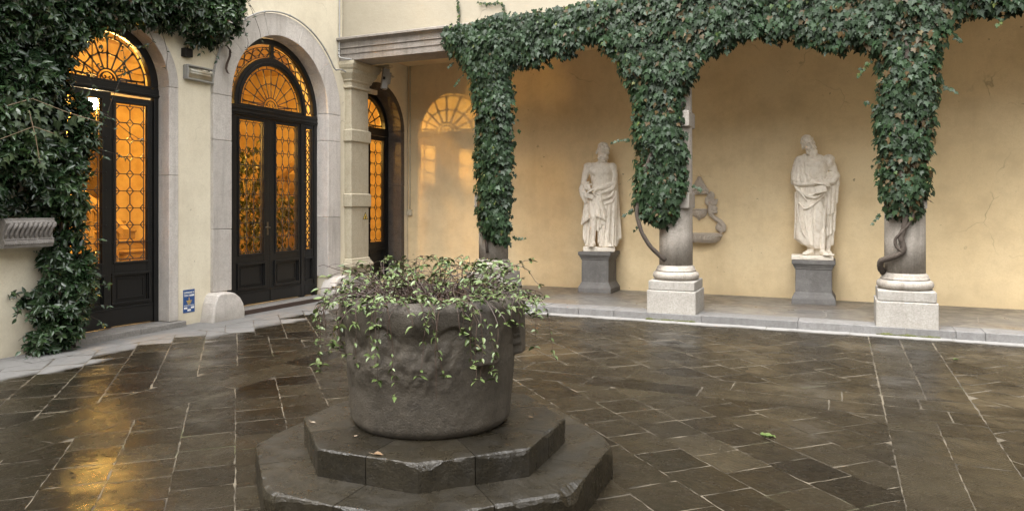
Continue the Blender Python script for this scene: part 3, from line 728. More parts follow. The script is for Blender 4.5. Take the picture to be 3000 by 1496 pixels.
# ================================================================ THE LIT HALL BEHIND THE DOORS
def hall():
    m=world_pos(N('hall_plaster')); a=m.noise(1.2,4); HW=m.done(m.mix(a,(.70,.56,.36),(.78,.64,.43)),.85)
    m=world_pos(N('hall_floor')); a=m.noise(3,4); HF=m.done(m.mix(a,(.33,.23,.14),(.42,.3,.19)),.35)
    g=MB(); g.box(-14.2,-14,2.0,15,.03,5); g.box(-14,-7.93,1.8,2.0,.03,5); g.box(-14,-7.46,15,15.2,.03,5); g.box(-7.66,-7.465,11.85,15,.03,5); tag(g.build('hall_wall',HW),'warm lit plaster wall inside, seen through the amber door glass','wall')
    g=MB(); g.box(-14,-7.925,2.0,15,4.9,5); g.build('hall_ceiling',HW)['kind']='structure'
    g=MB(); g.box(-14,-7.905,2.0,15,-.05,.06); g.build('hall_floor',HF)['kind']='structure'
    # wall panels, a doorway and a picture give the hall its depth
    m=N('hall_wood'); n_=m.noise(5,5,.6,vec=m.mapv((8,8,1))); HD=m.done(m.mix(n_,(.10,.05,.02),(.2,.10,.045)),.5)
    for (xx,yy,w_,hh,lab) in ((-13.98,4.1,.55,2.3,'brown panelled door inside the hall, far left behind the jasmine side'),(-13.98,7.9,.6,2.4,'brown panelled door in the far wall of the hall')):
        t=empty('panelled_door',(xx,yy,.06),lab,'inner door'); g=MB(); g.box(xx,xx+.06,yy-w_,yy+w_,.061,hh); 
        for q in (-1,1):
            for z0_,z1_ in ((.25,1.0),(1.15,hh-.2)): g.box(xx+.06,xx+.075,yy+q*w_*.5-w_*.36,yy+q*w_*.5+w_*.36,z0_,z1_)
        g.build('door_leaf',HD,t,bevel=.008)
        g=MB(); g.box(xx,xx+.09,yy-w_-.12,yy-w_,.061,hh+.12); g.box(xx,xx+.09,yy+w_,yy+w_+.12,.061,hh+.12); g.box(xx,xx+.092,yy-w_,yy+w_,hh,hh+.12); g.build('door_frame',HW,t)
    for (yy,zz,w_,h_,lab) in ((10.1,2.3,.5,.65,'dark framed picture on the far wall of the hall'),(5.9,1.6,.32,.5,'pale framed notice on the far wall of the hall')):
        t=empty('picture',(-13.97,yy,zz),lab,'picture'); g=MB(); g.box(-13.99,-13.93,yy-w_,yy+w_,zz-h_,zz+h_); g.build('picture_frame',HD,t,bevel=.01); g=MB(); g.box(-13.93,-13.925,yy-w_+.06,yy+w_-.06,zz-h_+.06,zz+h_-.06); g.build('canvas',simple('canvas_%d'%int(yy),(.16,.11,.06) if yy>8 else (.7,.62,.45),.7,0,0,3,.5),t)
    for yy in (5.2,6.75,9.1,11.6):
        t=empty('wall_pilaster',(-13.95,yy,.06),'flat pale pilaster on the far wall of the hall','pilaster','pilasters in the hall'); g=MB(); g.sqlathe((-13.95,yy,.061),[(.2,0),(.2,.25),(.15,.3),(.15,3.9),(.19,3.95),(.24,4.1),(.24,4.2)]); g.build('shaft',HW,t,bevel=.01)
    g=MB(); g.box(-14,-13.7,2.0,15,4.3,4.5); g.box(-14,-13.8,2.0,15,4.15,4.299); g.build('hall_cornice',HW)['kind']='structure'
    # staircase climbing to the right along the far side
    t=empty('staircase',(-11.2,11,.06),'stone staircase with a balustrade inside, seen through the tall door','staircase')
    m=N('stair_stone'); a=m.noise(4,5); SS=m.done(m.mix(a,(.26,.18,.10),(.36,.26,.16)),.7)
    g=MB(); n=13
    for i in range(n):
        y=9.8+i*.29; z=.062+i*.165; g.box(-12.4+.0,-10.7,y,y+.31,.061,z+.165)
    g.build('steps',SS,t,bevel=.012)
    g=MB()
    for i in range(n): 
        y=9.92+i*.29; z=.07+(i+1)*.165
        g.lathe((-10.78,y,z),[(.035,0),(.035,.05),(.022,.08),(.05,.22),(.05,.30),(.02,.46),(.035,.52),(.035,.56)],10)
    g.build('balusters',SS,t)
    g=MB(); p=[(-10.78,9.8,.84),(-10.78,9.8+n*.29,.84+n*.165)]
    g.loft([[(q[0]-.09,q[1],q[2]-.06),(q[0]+.09,q[1],q[2]-.06),(q[0]+.09,q[1],q[2]+.07),(q[0]-.09,q[1],q[2]+.07)] for q in p]); g.build('handrail',SS,t,bevel=.02)
    g=MB(); g.sqlathe((-10.78,9.62,.061),[(.13,0),(.13,.1),(.10,.13),(.10,.75),(.13,.79),(.14,.9),(.05,.95)]); g.lathe((-10.78,9.62,1.0),[(.03,0),(.05,.02),(.12,.10),(.13,.18),(.09,.27),(.03,.31)],16); g.build('newel_post',SS,t,bevel=.01)
    # second short flight seen through the half open door
    t=empty('staircase',(-11.5,7.0,.06),'low steps with a carved newel post inside, seen through the half open door','staircase')
    g=MB()
    for i in range(8): g.box(-13.6,-10.3-i*.28,7.3,9.3,.061+.165*i,.061+.165*(i+1)-.001)
    for i in range(8): g.box(-10.30-i*.28,-10.27-i*.28,7.29,9.31,.061+.165*(i+1)-.045,.061+.165*(i+1)-.002)
    g.build('steps',SS,t,bevel=.015)
    g=MB(); g.loft([[(-10.15,7.86,1.0),(-10.15,7.98,1.0),(-10.15,7.98,1.12),(-10.15,7.86,1.12)],[(-12.6,7.86,2.45),(-12.6,7.98,2.45),(-12.6,7.98,2.57),(-12.6,7.86,2.57)]])
    for k in range(8): g.lathe((-10.4-k*.28,7.92,.23+k*.165),[(.045,0),(.045,.06),(.025,.1),(.055,.3),(.05,.4),(.025,.6),(.045,.75),(.045,.85)],9)
    g.build('balustrade',SS,t)
    g=MB(); g.sqlathe((-10.1,8.62,.061),[(.12,0),(.12,.16),(.09,.2),(.075,.6),(.11,.8),(.12,.92),(.10,.98)]); g.ell((-10.1,8.62,1.14),(.09,.09,.15)); g.ell((-10.06,8.64,1.34),(.06,.07,.09)); g.tube([(-10.1,8.67,1.2),(-10.15,8.77,1.35),(-10.2,8.80,1.52)],[.05,.04,.02],8); g.build('newel_post',SS,t,bevel=.01)
    # engaged column base by the left leaf
    t=empty('hall_column',(-9.9,6.72,.06),'pale round column with a moulded foot inside the half open door','column')
    g=MB(); g.smooth=True; g.lathe((-9.9,6.55,.061),[(.2,0),(.34,.001),(.34,.12),(.31,.15),(.33,.2),(.33,.26),(.28,.31),(.25,.36),(.23,4.8)],28); g.build('shaft',HW,t)
    # lantern
    L=(-8.85,6.40,2.62)
    t=empty('lantern',L,'bright hanging lantern glowing behind the left leaf of the half open door','lantern')
    g=MB(); g.smooth=True; g.lathe(L,[(.01,.12),(.035,.13),(.055,.17),(.058,.24),(.045,.29),(.01,.31)],16); g.build('lamp_bulb',BULB,t)
    g=MB(); 
    for k in range(6):
        a=k*math.pi/3; g.tube([(L[0]+.12*math.cos(a),L[1]+.12*math.sin(a),L[2]-.06),(L[0]+.13*math.cos(a),L[1]+.13*math.sin(a),L[2]+.4)],.008,5)
    g.lathe((L[0],L[1],L[2]+.4),[(.15,0),(.16,.02),(.05,.12),(.012,.15),(.012,1.85)],16); g.lathe((L[0],L[1],L[2]-.09),[(.02,-.06),(.14,0),(.14,.02),(.02,.021)],16); g.build('lamp_frame',BRASS,t)
    ld=bpy.data.lights.new('lantern_light','POINT'); ld.energy=8; ld.color=(1,.70,.36); ld.shadow_soft_size=.1
    lo=bpy.data.objects.new('lantern_light',ld); COL.objects.link(lo); lo.parent=t; lo.location=(.0,.0,-.13)
    # big hall lamp, unseen, general warm light for the hall
    L=(-12.4,6.3,3.12)
    t=empty('hall_lamp',L,'opal globe lamp hanging deep in the hall','lamp')
    g=MB(); g.smooth=True; g.ell(L,(.10,.10,.10),n=18,m=12); o=g.build('globe',emit('lit_globe',(1,.74,.40),6),t); 
    g=MB(); g.tube([(L[0],L[1],L[2]+.1),(L[0],L[1],4.9)],.01,6); g.build('stem',BRASS,t)
    ld=bpy.data.lights.new('hall_light','POINT'); ld.energy=25; ld.color=(1,.72,.38); ld.shadow_soft_size=.06
    lo=bpy.data.objects.new('hall_light',ld); COL.objects.link(lo); lo.parent=t; lo.location=(.135,.115,0)
    # a spotlight on a bracket: it throws the pattern of door 3 on the ochre wall
    L=(-11.6,7.62,3.12); L=(-11.9,7.35,3.14)
    t=empty('spot_lamp',L,'small spotlight on a rod inside, aimed at the corner door','spotlight')
    aim=(Vector((-7.75,10.95,2.86))-Vector(L)).normalized(); g=MB(); g.smooth=True; g.tube([Vector(L)-aim*.16,Vector(L)-aim*.02],[.05,.07],14); g.tube([Vector(L)-aim*.1,Vector(L)-aim*.1+Vector((0,0,1.74))],.012,6); g.build('housing',BRASS,t)
    ld=bpy.data.lights.new('spot_light','SPOT'); ld.energy=470; ld.color=(1,.77,.47); ld.shadow_soft_size=.045; ld.spot_size=R(18); ld.spot_blend=.75
    lo=bpy.data.objects.new('spot_light',ld); COL.objects.link(lo); lo.parent=t; lo.rotation_euler=aim.to_track_quat('-Z','Y').to_euler()
    for k,(lx,ly,lz,e) in enumerate(((-10.3,5.2,4.4,13),(-9.6,8.8,4.5,80))):
        t=empty('ceiling_lamp',(lx,ly,lz),('ceiling lamp over the hall floor near the half open door','ceiling lamp over the foot of the staircase')[k],'lamp')
        g=MB(); g.smooth=True; g.ell((lx,ly,lz),(.16,.16,.10)); g.build('shade',emit('lit_shade%s'%'',(1,.74,.40),6),t); g=MB(); g.tube([(lx,ly,lz+.1),(lx,ly,4.9)],.01,6); g.build('stem',BRASS,t)
        ld=bpy.data.lights.new('ceiling_light','POINT'); ld.energy=e; ld.color=(1,.72,.38); ld.shadow_soft_size=.15
        lo=bpy.data.objects.new('ceiling_light',ld); COL.objects.link(lo); lo.parent=t; lo.location=(0,0,-.27)
hall()
# ================================================================ WELLHEAD ON ITS OCTAGONAL STEPS
from mathutils import noise as mn
def fbm(x,y,z,o=4): return mn.fractal(Vector((x,y,z)),1.0,2.0,o)
yaw=R(24.2); FWD=Vector((-math.sin(yaw),math.cos(yaw),0)); RGT=Vector((math.cos(yaw),math.sin(yaw),0))
OC=RGT*(-.43)+FWD*4.05; WC=RGT*(-.45)+FWD*4.07
A0=math.atan2(-FWD.y,-FWD.x)         # direction of the octagon corner that faces the doors' opposite side
def octstep(name,label,Rv,zb,zt,rin,wear,seed):
    g=MB(); N_=26
    for k in range(8):
        g.tone=rng.random()
        a=A0+k*math.pi/4; ap=Rv*math.cos(math.pi/8)
        V=Vector((math.cos(a),math.sin(a)))*Rv
        m0=Vector((math.cos(a-math.pi/8),math.sin(a-math.pi/8)))*ap; m1=Vector((math.cos(a+math.pi/8),math.sin(a+math.pi/8)))*ap
        path=[m0+(V-m0)*(i/N_) for i in range(N_)]+[V+(m1-V)*(i/N_) for i in range(N_+1)]
        n=len(path); path[0]=path[0]+(V-m0).normalized()*.0022; path[-1]=path[-1]-(m1-V).normalized()*.0022
        cols=[]
        for i,p in enumerate(path):
            d=abs(i-N_)/N_                        # 0 at the corner, 1 at the joint
            q=p.normalized(); nx=fbm(p.x*5+seed,p.y*5,k*.3,5); n2=fbm(p.x*19+seed,p.y*19,2,4)
            b=max(.004+.013*max(nx,0)*2+.009*n2+wear[k]*.8*(1-d)**1.5*(1+.5*nx),.004)
            rad=p.length
            # round the corner slightly
            rad-=.03*wear[k]*10*max(0,1-d*6)**2
            z=zt; rr=lambda e: q*(rad-e)
            out=[]
            for f_,h in ((0,zb-.02),(.0,zb+.3*(zt-zb)),(.0,zb+.62*(zt-zb)),(.0,zt-b*1.15),(b*.28,zt-b*.42),(b*.85,zt-b*.06),(b*1.6+.01,zt)):
                e=f_+.003*fbm(p.x*14+h*9,p.y*14+seed,h*18,4)+(.004*fbm(p.x*3+seed,p.y*3,h*5,3) if f_==0 else 0)
                w_=rr(e); out.append((OC.x+w_.x,OC.y+w_.y,h+(.0015*n2 if f_>b*.5 else 0)))
            for fr in (.8,.6,.4,.2,0):
                rq=rin+(rad-b*1.6-.01-rin)*fr; w_=q*rq; out.append((OC.x+w_.x,OC.y+w_.y,zt+.004*fbm(w_.x*4,w_.y*4,seed,4)))
            w_=q*rin; out.append((OC.x+w_.x,OC.y+w_.y,zb-.02)); cols.append(out)
        m=len(cols[0]); vs=[p for c in cols for p in c]
        fs=[(i*m+j,(i+1)*m+j,(i+1)*m+(j+1)%m,i*m+(j+1)%m) for i in range(n-1) for j in range(m)]
        fs.append(tuple(range(m))); fs.append(tuple(reversed([(n-1)*m+j for j in range(m)])))
        g.smooth=False; g.add(vs,fs)
    o=g.build(name,ST_STEP); return tag(o,label,'stone step')
octstep('stone_step','broad lower octagonal stone step under the well, with worn broken corners',1.0,0,.184,.45,[.015,.055,.03,.02,.02,.02,.03,.05],3.3)
octstep('stone_step','upper octagonal stone step that carries the round wellhead',.728,.184,.32,.25,[.014,.008,.01,.01,.01,.01,.01,.008],8.1)
def well():
    t=empty('wellhead',(WC.x,WC.y,.32),'old round stone wellhead with arched worn corners, planted as a pot','wellhead')
    NT,z0,z1=300,.318,1.0; zs=[z0,.325,.335,.35,.365]+[.38+.62*i/84 for i in range(85)]
    rows=[]
    def shape(psi,z):
        """psi: angle from the corner facing front, in degrees"""
        tt=(z-z0)/(z1-z0)
        rb=.438+.030*min(tt/.55,1)-.028*max(0,1-(z-z0)/.05)**2
        ph=((psi+3+22.5)%45)-22.5                    # offset from the nearest lobe
        pm=22.5-abs(ph)                              # offset from the middle of the arch
        rh=.486/math.cos(R(min(abs(((psi+3)%45)-22.5),22.5)))*1.0
        rh=min(rh,.52)+.004
        half=15.0
        za=.70+.185*math.sqrt(max(0,1-(pm/half)**2)) if pm<half else .682
        step=smoothstep(za-.004,za+.012,z)
        er=0
        d=((psi+22+180)%360)-180
        if abs(d)<52: er=smoothstep(52,34,abs(d))*smoothstep(.93,.80,z)*smoothstep(.54,.66,z)
        r=rb+(max(rh,rb)-rb)*step*(1-er)
        if z>.962: r-=.030*((z-.962)/.038)**2
        return r,er,rb
    for z in zs:
        row=[]
        for i in range(NT):
            psi=360*i/NT-180; a=A0+R(psi); r,er,rb=shape(psi,z)
            x,y=math.cos(a),math.sin(a)
            nz=.004*fbm(x*4,y*4,z*5,4)+.0018*fbm(x*18,y*18,z*18,3)
            if er>0: nz+=er*(.014+.013*fbm(x*6+8.3,y*6+2,z*7+4,4)+.009*fbm(x*15,y*15,z*15,3))
            r+=nz; row.append((WC.x+x*r,WC.y+y*r,z+(.006*fbm(x*3,y*3,9) if z>.99 else 0)))
        rows.append(row)
    for rr,z in ((.455,1.008),(.40,1.004),(.385,.99),(.375,.90)):
        rows.append([(WC.x+math.cos(A0+R(360*i/NT-180))*(rr+.006*fbm(i*.2,rr*9,z)),WC.y+math.sin(A0+R(360*i/NT-180))*(rr+.006*fbm(i*.2,rr*9,z)),z+.004*fbm(i*.15,z,rr)) for i in range(NT)])
    g=MB(); g.smooth=True; g.tone=.5; g.loft(rows,closed=True); o=g.build('stone_body',ST_WELL,t)
    m=N('potting_soil'); n=m.noise(30,6,.7); so=m.done(m.mix(n,(.012,.009,.006),(.05,.035,.022)),.95,m.bump(n,1,.03))
    g=MB(); g.lathe((WC.x,WC.y,.90),[(.001,0),(.37,.0),(.37,.03),(.25,.05),(.1,.06),(.001,.06)],32); g.build('soil',so,t)
well()

# ================================================================ LEAVES
IVY_T=[(0.02,0),(-.10,.16),(-.13,.30),(.02,.40),(.16,.33),(.34,.56),(.40,.34),(.52,.20),(.74,.13),(1,0),(.74,-.13),(.52,-.20),(.40,-.34),(.34,-.56),(.16,-.33),(.02,-.40),(-.13,-.30),(-.10,-.16)]
OVAL_T=[(0,0),(.16,.13),(.36,.20),(.60,.18),(.82,.09),(1,0),(.82,-.09),(.60,-.18),(.36,-.20),(.16,-.13)]
def templ(outline,center,droop,fold,curl=0.0,mid=True):
    n=len(outline); P=list(outline); V=[]
    for x,y in P: V.append((x,y,-droop*x*x+fold*abs(y)-curl*y*y))
    cs=[center] if not mid else [(.0+.22,0),(.5,0),(.78,0)]
    c0=len(V)
    for x,y in cs: V.append((x,y,-droop*x*x-.015))
    F=[]
    if not mid:
        F=[(c0,i,(i+1)%n) for i in range(n)]
    else:
        h=n//2; up=list(range(0,h+1)); dn=[0]+list(range(n-1,h-1,-1))
        for side,sg in ((up,1),(dn,-1)):
            spine=[side[0],c0,c0+1,c0+2,side[-1]]; k=len(side)-1
            # simple strip: side points to nearest spine vertex
            sx=[V[i][0] for i in spine]
            j=0
            for a,b in zip(side,side[1:]):
                xm=(V[a][0]+V[b][0])/2
                while j<len(spine)-1 and xm>(sx[j]+sx[j+1])/2 and j<len(spine)-2:
                    f=(a,spine[j+1],spine[j]); F.append(f if sg>0 else f[::-1]); j+=1
                if spine[j]!=a and spine[j]!=b:
                    f=(a,b,spine[j]); F.append(f if sg>0 else f[::-1])
            while j<len(spine)-2:
                f=(side[-1],spine[j+1],spine[j])
                if len(set(f))==3: F.append(f if sg>0 else f[::-1])
                j+=1
        F=[f for f in F if len(set(f))==3]
    return np.array(V,float),F
T_IVY=templ(IVY_T,(.22,0),.16,-.10,.35,False)
T_OVAL=templ(OVAL_T,(.45,0),.22,.55,0,True)
class Leaves:
    def __init__(s): s.P=[];s.X=[];s.Z=[];s.S=[];s.T=[];s.W=[]
    def add(s,p,x,z,size,tone,wid=1.0): s.P.append(tuple(p));s.X.append(tuple(x));s.Z.append(tuple(z));s.S.append(size);s.T.append(tone);s.W.append(wid)
    def build(s,name,tp,mat,parent):
        V,F=tp; P=np.array(s.P);X=np.array(s.X,float);Z=np.array(s.Z,float);S=np.array(s.S);W=np.array(s.W)
        X/=np.linalg.norm(X,axis=1,keepdims=True)+1e-9
        Z=Z-X*(Z*X).sum(1,keepdims=True); ln=np.linalg.norm(Z,axis=1,keepdims=True); Z=np.where(ln>1e-4,Z/(ln+1e-9),np.array([[0,0,1.]])); Y=np.cross(Z,X)
        org=np.array(parent_origin(parent)) if parent else 0
        n=len(P);m=len(V)
        cl=1+nrg.normal(0,.35,n)            # every leaf curls its own way
        A=P[:,None,:]-org+S[:,None,None]*(V[None,:,0:1]*X[:,None,:]+V[None,:,1:2]*W[:,None,None]*Y[:,None,:]+(V[None,:,2:3]*cl[:,None,None])*Z[:,None,:])
        me=bpy.data.meshes.new(name); fa=np.array(F)
        off=(np.arange(n)*m)[:,None,None]; FF=(fa[None]+off).reshape(-1,3)
        me.vertices.add(n*m); me.vertices.foreach_set('co',A.reshape(-1))
        me.loops.add(FF.size); me.loops.foreach_set('vertex_index',FF.reshape(-1).astype(np.int32))
        me.polygons.add(len(FF)); me.polygons.foreach_set('loop_start',(np.arange(len(FF))*3).astype(np.int32))
        me.polygons.foreach_set('use_smooth',np.ones(len(FF),bool))
        a=me.attributes.new('tone','FLOAT','POINT'); a.data.foreach_set('value',np.repeat(np.array(s.T),m).astype(np.float32))
        v=me.attributes.new('along','FLOAT','POINT'); v.data.foreach_set('value',np.tile(np.abs(V[:,1])/np.abs(V[:,1]).max(),n).astype(np.float32))
        me.update(calc_edges=True); me.validate(); me.materials.append(mat)
        o=bpy.data.objects.new(name,me); COL.objects.link(o)
        if parent: o.parent=parent
        return o
def leafmat(name,stops,rough=.4,vein=(.0,.0,.0),veinf=.0,spec=.5,back=(.02,.032,.014)):
    m=world_pos(N(name)); t=m.attr(); c=m.ramp(t,stops)
    n=m.noise(40,3,.6); c=m.mix(m.math('MULTIPLY',n,.35),c,m.mix(.5,c,(.0,.0,.0)))
    if veinf:
        al=m.attr('along'); c=m.mix(m.math('MULTIPLY',m.ramp(al,[(.0,1.),(.10,0.)]),veinf),c,vein)
    bf=m.geo('Backfacing'); c=m.mix(m.math('MULTIPLY',bf,.5),c,back)
    return m.done(c,rough,None,None,spec)
IVY=leafmat('ivy_leaf',[(.0,(.0022,.008,.0028)),(.35,(.0062,.0215,.0073)),(.62,(.0118,.036,.0122)),(.8,(.024,.060,.021)),(.86,(.075,.13,.025)),(.93,(.17,.19,.035)),(.955,(.15,.07,.026)),(1.0,(.085,.042,.019))],.44,(.10,.14,.085),.4,.2)
JAS=leafmat('jasmine_leaf',[(0.0, (0.011, 0.0272, 0.012)), (0.5, (0.0287, 0.065, 0.0263)), (0.8, (0.053, 0.1066, 0.0407)), (0.93, (0.0773, 0.143, 0.0419)), (0.97, (0.2098, 0.1105, 0.0538)), (1.0, (0.1435, 0.065, 0.0419))],.27,(.08,.11,.06),.25,.55)
POT=leafmat('trailing_leaf',[(0.0, (0.0354, 0.0616, 0.0143)), (0.4, (0.0801, 0.1186, 0.0304)), (0.7, (0.1366, 0.1802, 0.0572)), (0.86, (0.1979, 0.2372, 0.1)), (0.92, (0.099, 0.0807, 0.0179)), (0.95, (0.1319, 0.057, 0.0357)), (1.0, (0.1885, 0.1044, 0.0678))],.3,(.3,.36,.2),.3,.36,(.07,.105,.035))
IVYL=leafmat('young_ivy_leaf',[(0.0, (0.0268, 0.0536, 0.0208)), (0.5, (0.0506, 0.0882, 0.0327)), (0.85, (0.0952, 0.1449, 0.0506)), (1.0, (0.1428, 0.1953, 0.0654))],.4,(.2,.26,.13),.4)
BARK=simple('vine_bark',(.055,.042,.032),.85,0,.9,60,.5)
TWIG=simple('reddish_twig',(.045,.026,.017),.6,0,.3,60,.4)
TWIGP=simple('pale_twig',(.26,.19,.12),.7,0,.3,60,.3)

def inpoly(P,poly):
    x,y=P[:,0],P[:,1]; r=np.zeros(len(P),bool); n=len(poly)
    for i in range(n):
        (x0,y0),(x1,y1)=poly[i-1],poly[i]
        c=((y0>y)!=(y1>y)); 
        with np.errstate(divide='ignore',invalid='ignore'): xi=x0+(y-y0)*(x1-x0)/(y1-y0)
        r^=c&(x<xi)
    return r
def bdist(P,poly,skip=()):
    best=np.full(len(P),9.); vec=np.zeros((len(P),2)); n=len(poly)
    for i in range(n):
        if i in skip: continue
        a=np.array(poly[i-1]);b=np.array(poly[i]);d=b-a;L=(d@d)+1e-12
        t=np.clip(((P-a)@d)/L,0,1); q=a+t[:,None]*d; v=q-P; ds=np.hypot(v[:,0],v[:,1]); k=ds<best; best[k]=ds[k]; vec[k]=v[k]
    return best,vec/(best[:,None]+1e-9)
def samp(poly,dens,skip=()):
    p=np.array(poly); lo,hi=p.min(0),p.max(0); n=int((hi-lo).prod()*dens)
    P=lo+nrg.random((n,2))*(hi-lo); P=P[inpoly(P,poly)]; d,v=bdist(P,poly,skip); return P,d,v
I1=[(-5.39,4.2),(-4.82,4.24),(-4.54,4.30),(-4.0,4.28),(-3.54,4.30),(-3.54,3.55),(-3.75,3.54),(-3.87,3.42),(-4.24,3.45),(-4.29,3.23),(-4.24,2.96),(-4.26,2.38),(-4.28,1.89),(-4.32,1.5),(-4.31,1.06),(-4.38,.85),(-4.65,.98),(-4.82,1.05),(-4.88,1.3),(-4.91,1.7),(-4.94,2.25),(-4.91,2.6),(-4.97,3.0),(-5.0,3.36),(-5.16,3.57),(-5.39,3.79)]
I2=[(-3.54,4.30),(-3.0,4.32),(-2.76,4.35),(-.81,4.40),(-.81,3.56),(-1.09,3.58),(-1.29,3.44),(-1.55,3.36),(-1.7,3.08),(-1.8,3.0),(-1.83,2.47),(-1.77,2.16),(-1.78,1.76),(-1.87,1.5),(-1.89,1.32),(-2.07,1.19),(-2.3,1.23),(-2.46,1.32),(-2.54,1.5),(-2.54,1.86),(-2.53,2.27),(-2.57,2.55),(-2.53,2.77),(-2.62,3.05),(-2.76,3.34),(-2.86,3.5),(-3.02,3.68),(-3.14,3.71),(-3.44,3.55),(-3.54,3.55)]
I3=[(-.81,4.40),(2.6,4.40),(2.6,3.63),(1.98,3.61),(1.7,3.59),(1.29,3.59),(1.12,3.38),(1.09,3.19),(1.07,2.81),(1.06,2.54),(.97,2.04),(.99,1.73),(.92,1.5),(.85,1.31),(.58,1.34),(.44,1.42),(.40,1.66),(.37,2.1),(.33,2.58),(.37,2.9),(.37,3.23),(.15,3.37),(.08,3.31),(-.07,3.3),(-.22,3.37),(-.61,3.52),(-.81,3.56)]
def ivy(poly,skip,loc,label,seed,stems,brown,runners=()):
    t=empty('ivy_plant',loc,label,'ivy','ivy on the arcade columns and beam')
    L=Leaves()
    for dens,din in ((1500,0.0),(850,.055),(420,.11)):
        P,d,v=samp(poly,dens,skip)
        for (x,z),dd,(gx,gz) in zip(P,d,v):
            cl=fbm(x*2.3+seed,z*2.3,0,3); cl2=fbm(x*6+seed,z*6,4,3)
            tt=min(dd/.24,1); bul=math.sqrt(max(0,1-(1-tt)**2))
            thick=.12+.22*bul+.07*cl+.05*cl2-din
            if dd<.028 or (dd<.06 and rng.random()<.35+.8*cl2): continue
            y=9.79-thick
            nx=gx*(1-tt)*1.1+rng.gauss(0,.34); ny=-(.55+.6*tt)+rng.gauss(0,.12); nz=gz*(1-tt)*.5+.42+rng.gauss(0,.28)
            tx=rng.gauss(0,.42)+gx*(1-tt)*.4; tz=-1+gz*.2; ty=rng.gauss(-.18,.2)
            s=rng.uniform(.046,.092)*(1.0 if rng.random()<.8 else .65)
            tone=min(max(.40+.75*cl2+rng.gauss(0,.2)-din*2.6,0),.79)  # shade between leaves painted in: inner layers and hollows get darker tones
            u=rng.random()
            if u<.014 or (cl>.30 and z>3.9 and u<.16): tone=rng.uniform(.84,.94); s*=.75
            elif u>1-brown*(1.6 if cl<-.1 else .5): tone=rng.uniform(.95,1)
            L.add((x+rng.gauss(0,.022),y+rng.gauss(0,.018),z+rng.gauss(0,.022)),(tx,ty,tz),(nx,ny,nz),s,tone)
    # straying sprigs at the edge
    for k in range(6):
        i=rng.randrange(len(poly))
        if i in skip: continue
        a=Vector(poly[i-1]);b=Vector(poly[i]); p=a.lerp(b,rng.random()); c=Vector((loc[0],2.6)); dv=(b-a); nrm=Vector((dv.y,-dv.x)).normalized()
        if inpoly(np.array([[p.x+nrm.x*.03,p.y+nrm.y*.03]]),poly)[0]: nrm=-nrm
        pt=Vector((p.x,9.62,p.y)); dr=Vector((nrm.x+rng.gauss(0,.3),-.25,nrm.y*.6-.1+rng.gauss(0,.3)))
        for j in range(rng.randint(2,6)):
            pt=pt+dr*.035; dr.z-=.10
            L.add(pt,(rng.gauss(0,.6)+dr.x,-.4,-.7+rng.gauss(0,.4)),(rng.gauss(0,.4),-1,.4),rng.uniform(.04,.07),rng.uniform(.35,.78))
    for rn in runners:
        for a,b in zip(rn,rn[1:]):
            a=Vector(a);b=Vector(b); k=max(3,int((b-a).length/.018))
            for j in range(k):
                q=a.lerp(b,j/k); L.add((q.x+rng.gauss(0,.012),q.y-.03+rng.gauss(0,.01),q.z+rng.gauss(0,.012)),(rng.gauss(0,.6),-.2,-1),(rng.gauss(0,.4),-1,.4),rng.uniform(.03,.055),rng.choice((.5,.7,.84,.9)))
    L.build('leaves',T_IVY,IVY,t)
    g=MB(); g.smooth=True
    for rn in runners: g.tube(rn,.004,5)
    for pts,rad in stems:
        P=[]; 
        for a,b in zip(pts,pts[1:]):
            for j in range(5): P.append(Vector(a).lerp(Vector(b),j/5))
        P.append(Vector(pts[-1])); P=[p+Vector((fbm(i*.4,seed,1)*.012,fbm(i*.4,seed,5)*.008,fbm(i*.4,seed,8)*.01)) for i,p in enumerate(P)]
        for _ in range(2): P=[P[0]]+[(P[i-1]+P[i]*2+P[i+1])/4 for i in range(1,len(P)-1)]+[P[-1]]
        n=len(P); g.tube(P,[rad*(1.0+.22*fbm(i*.7,seed,3))*(1.0-.25*i/n) for i in range(n)],9)
    g.build('woody_stem',BARK,t)
    return t
c1,c2,c3=-4.706,-1.998,.707
i1=ivy(I1,(0,5),(c1,9.6,.6),'ivy on the column behind the well and the left end of the stone beam',2.0,
   [([(c1+.02,9.55,.8),(c1-.05,9.54,1.5),(c1+.06,9.53,2.4),(c1,9.52,3.4)],.022)],.012,
   [[(-5.28,9.79,4.28),(-5.27,9.79,4.45),(-5.31,9.79,4.64)],[(-4.51,9.79,4.3),(-4.53,9.79,4.46),(-4.62,9.79,4.50),(-4.78,9.79,4.50),(-4.95,9.79,4.54)],[(-5.35,9.70,3.98),(-5.48,9.69,3.99),(-5.56,9.69,3.97)]])
i2=ivy(I2,(0,5,29),(c2,9.5,1.2),'ivy spreading like a funnel over the middle column between the two statues',5.0,
   [([(c2-.10,9.60,.77),(c2-.26,9.50,.93),(c2-.40,9.46,1.17),(c2-.455,9.46,1.42),(c2-.36,9.48,1.9),(c2-.1,9.5,2.6),(c2,9.5,3.4)],.030)],.06)
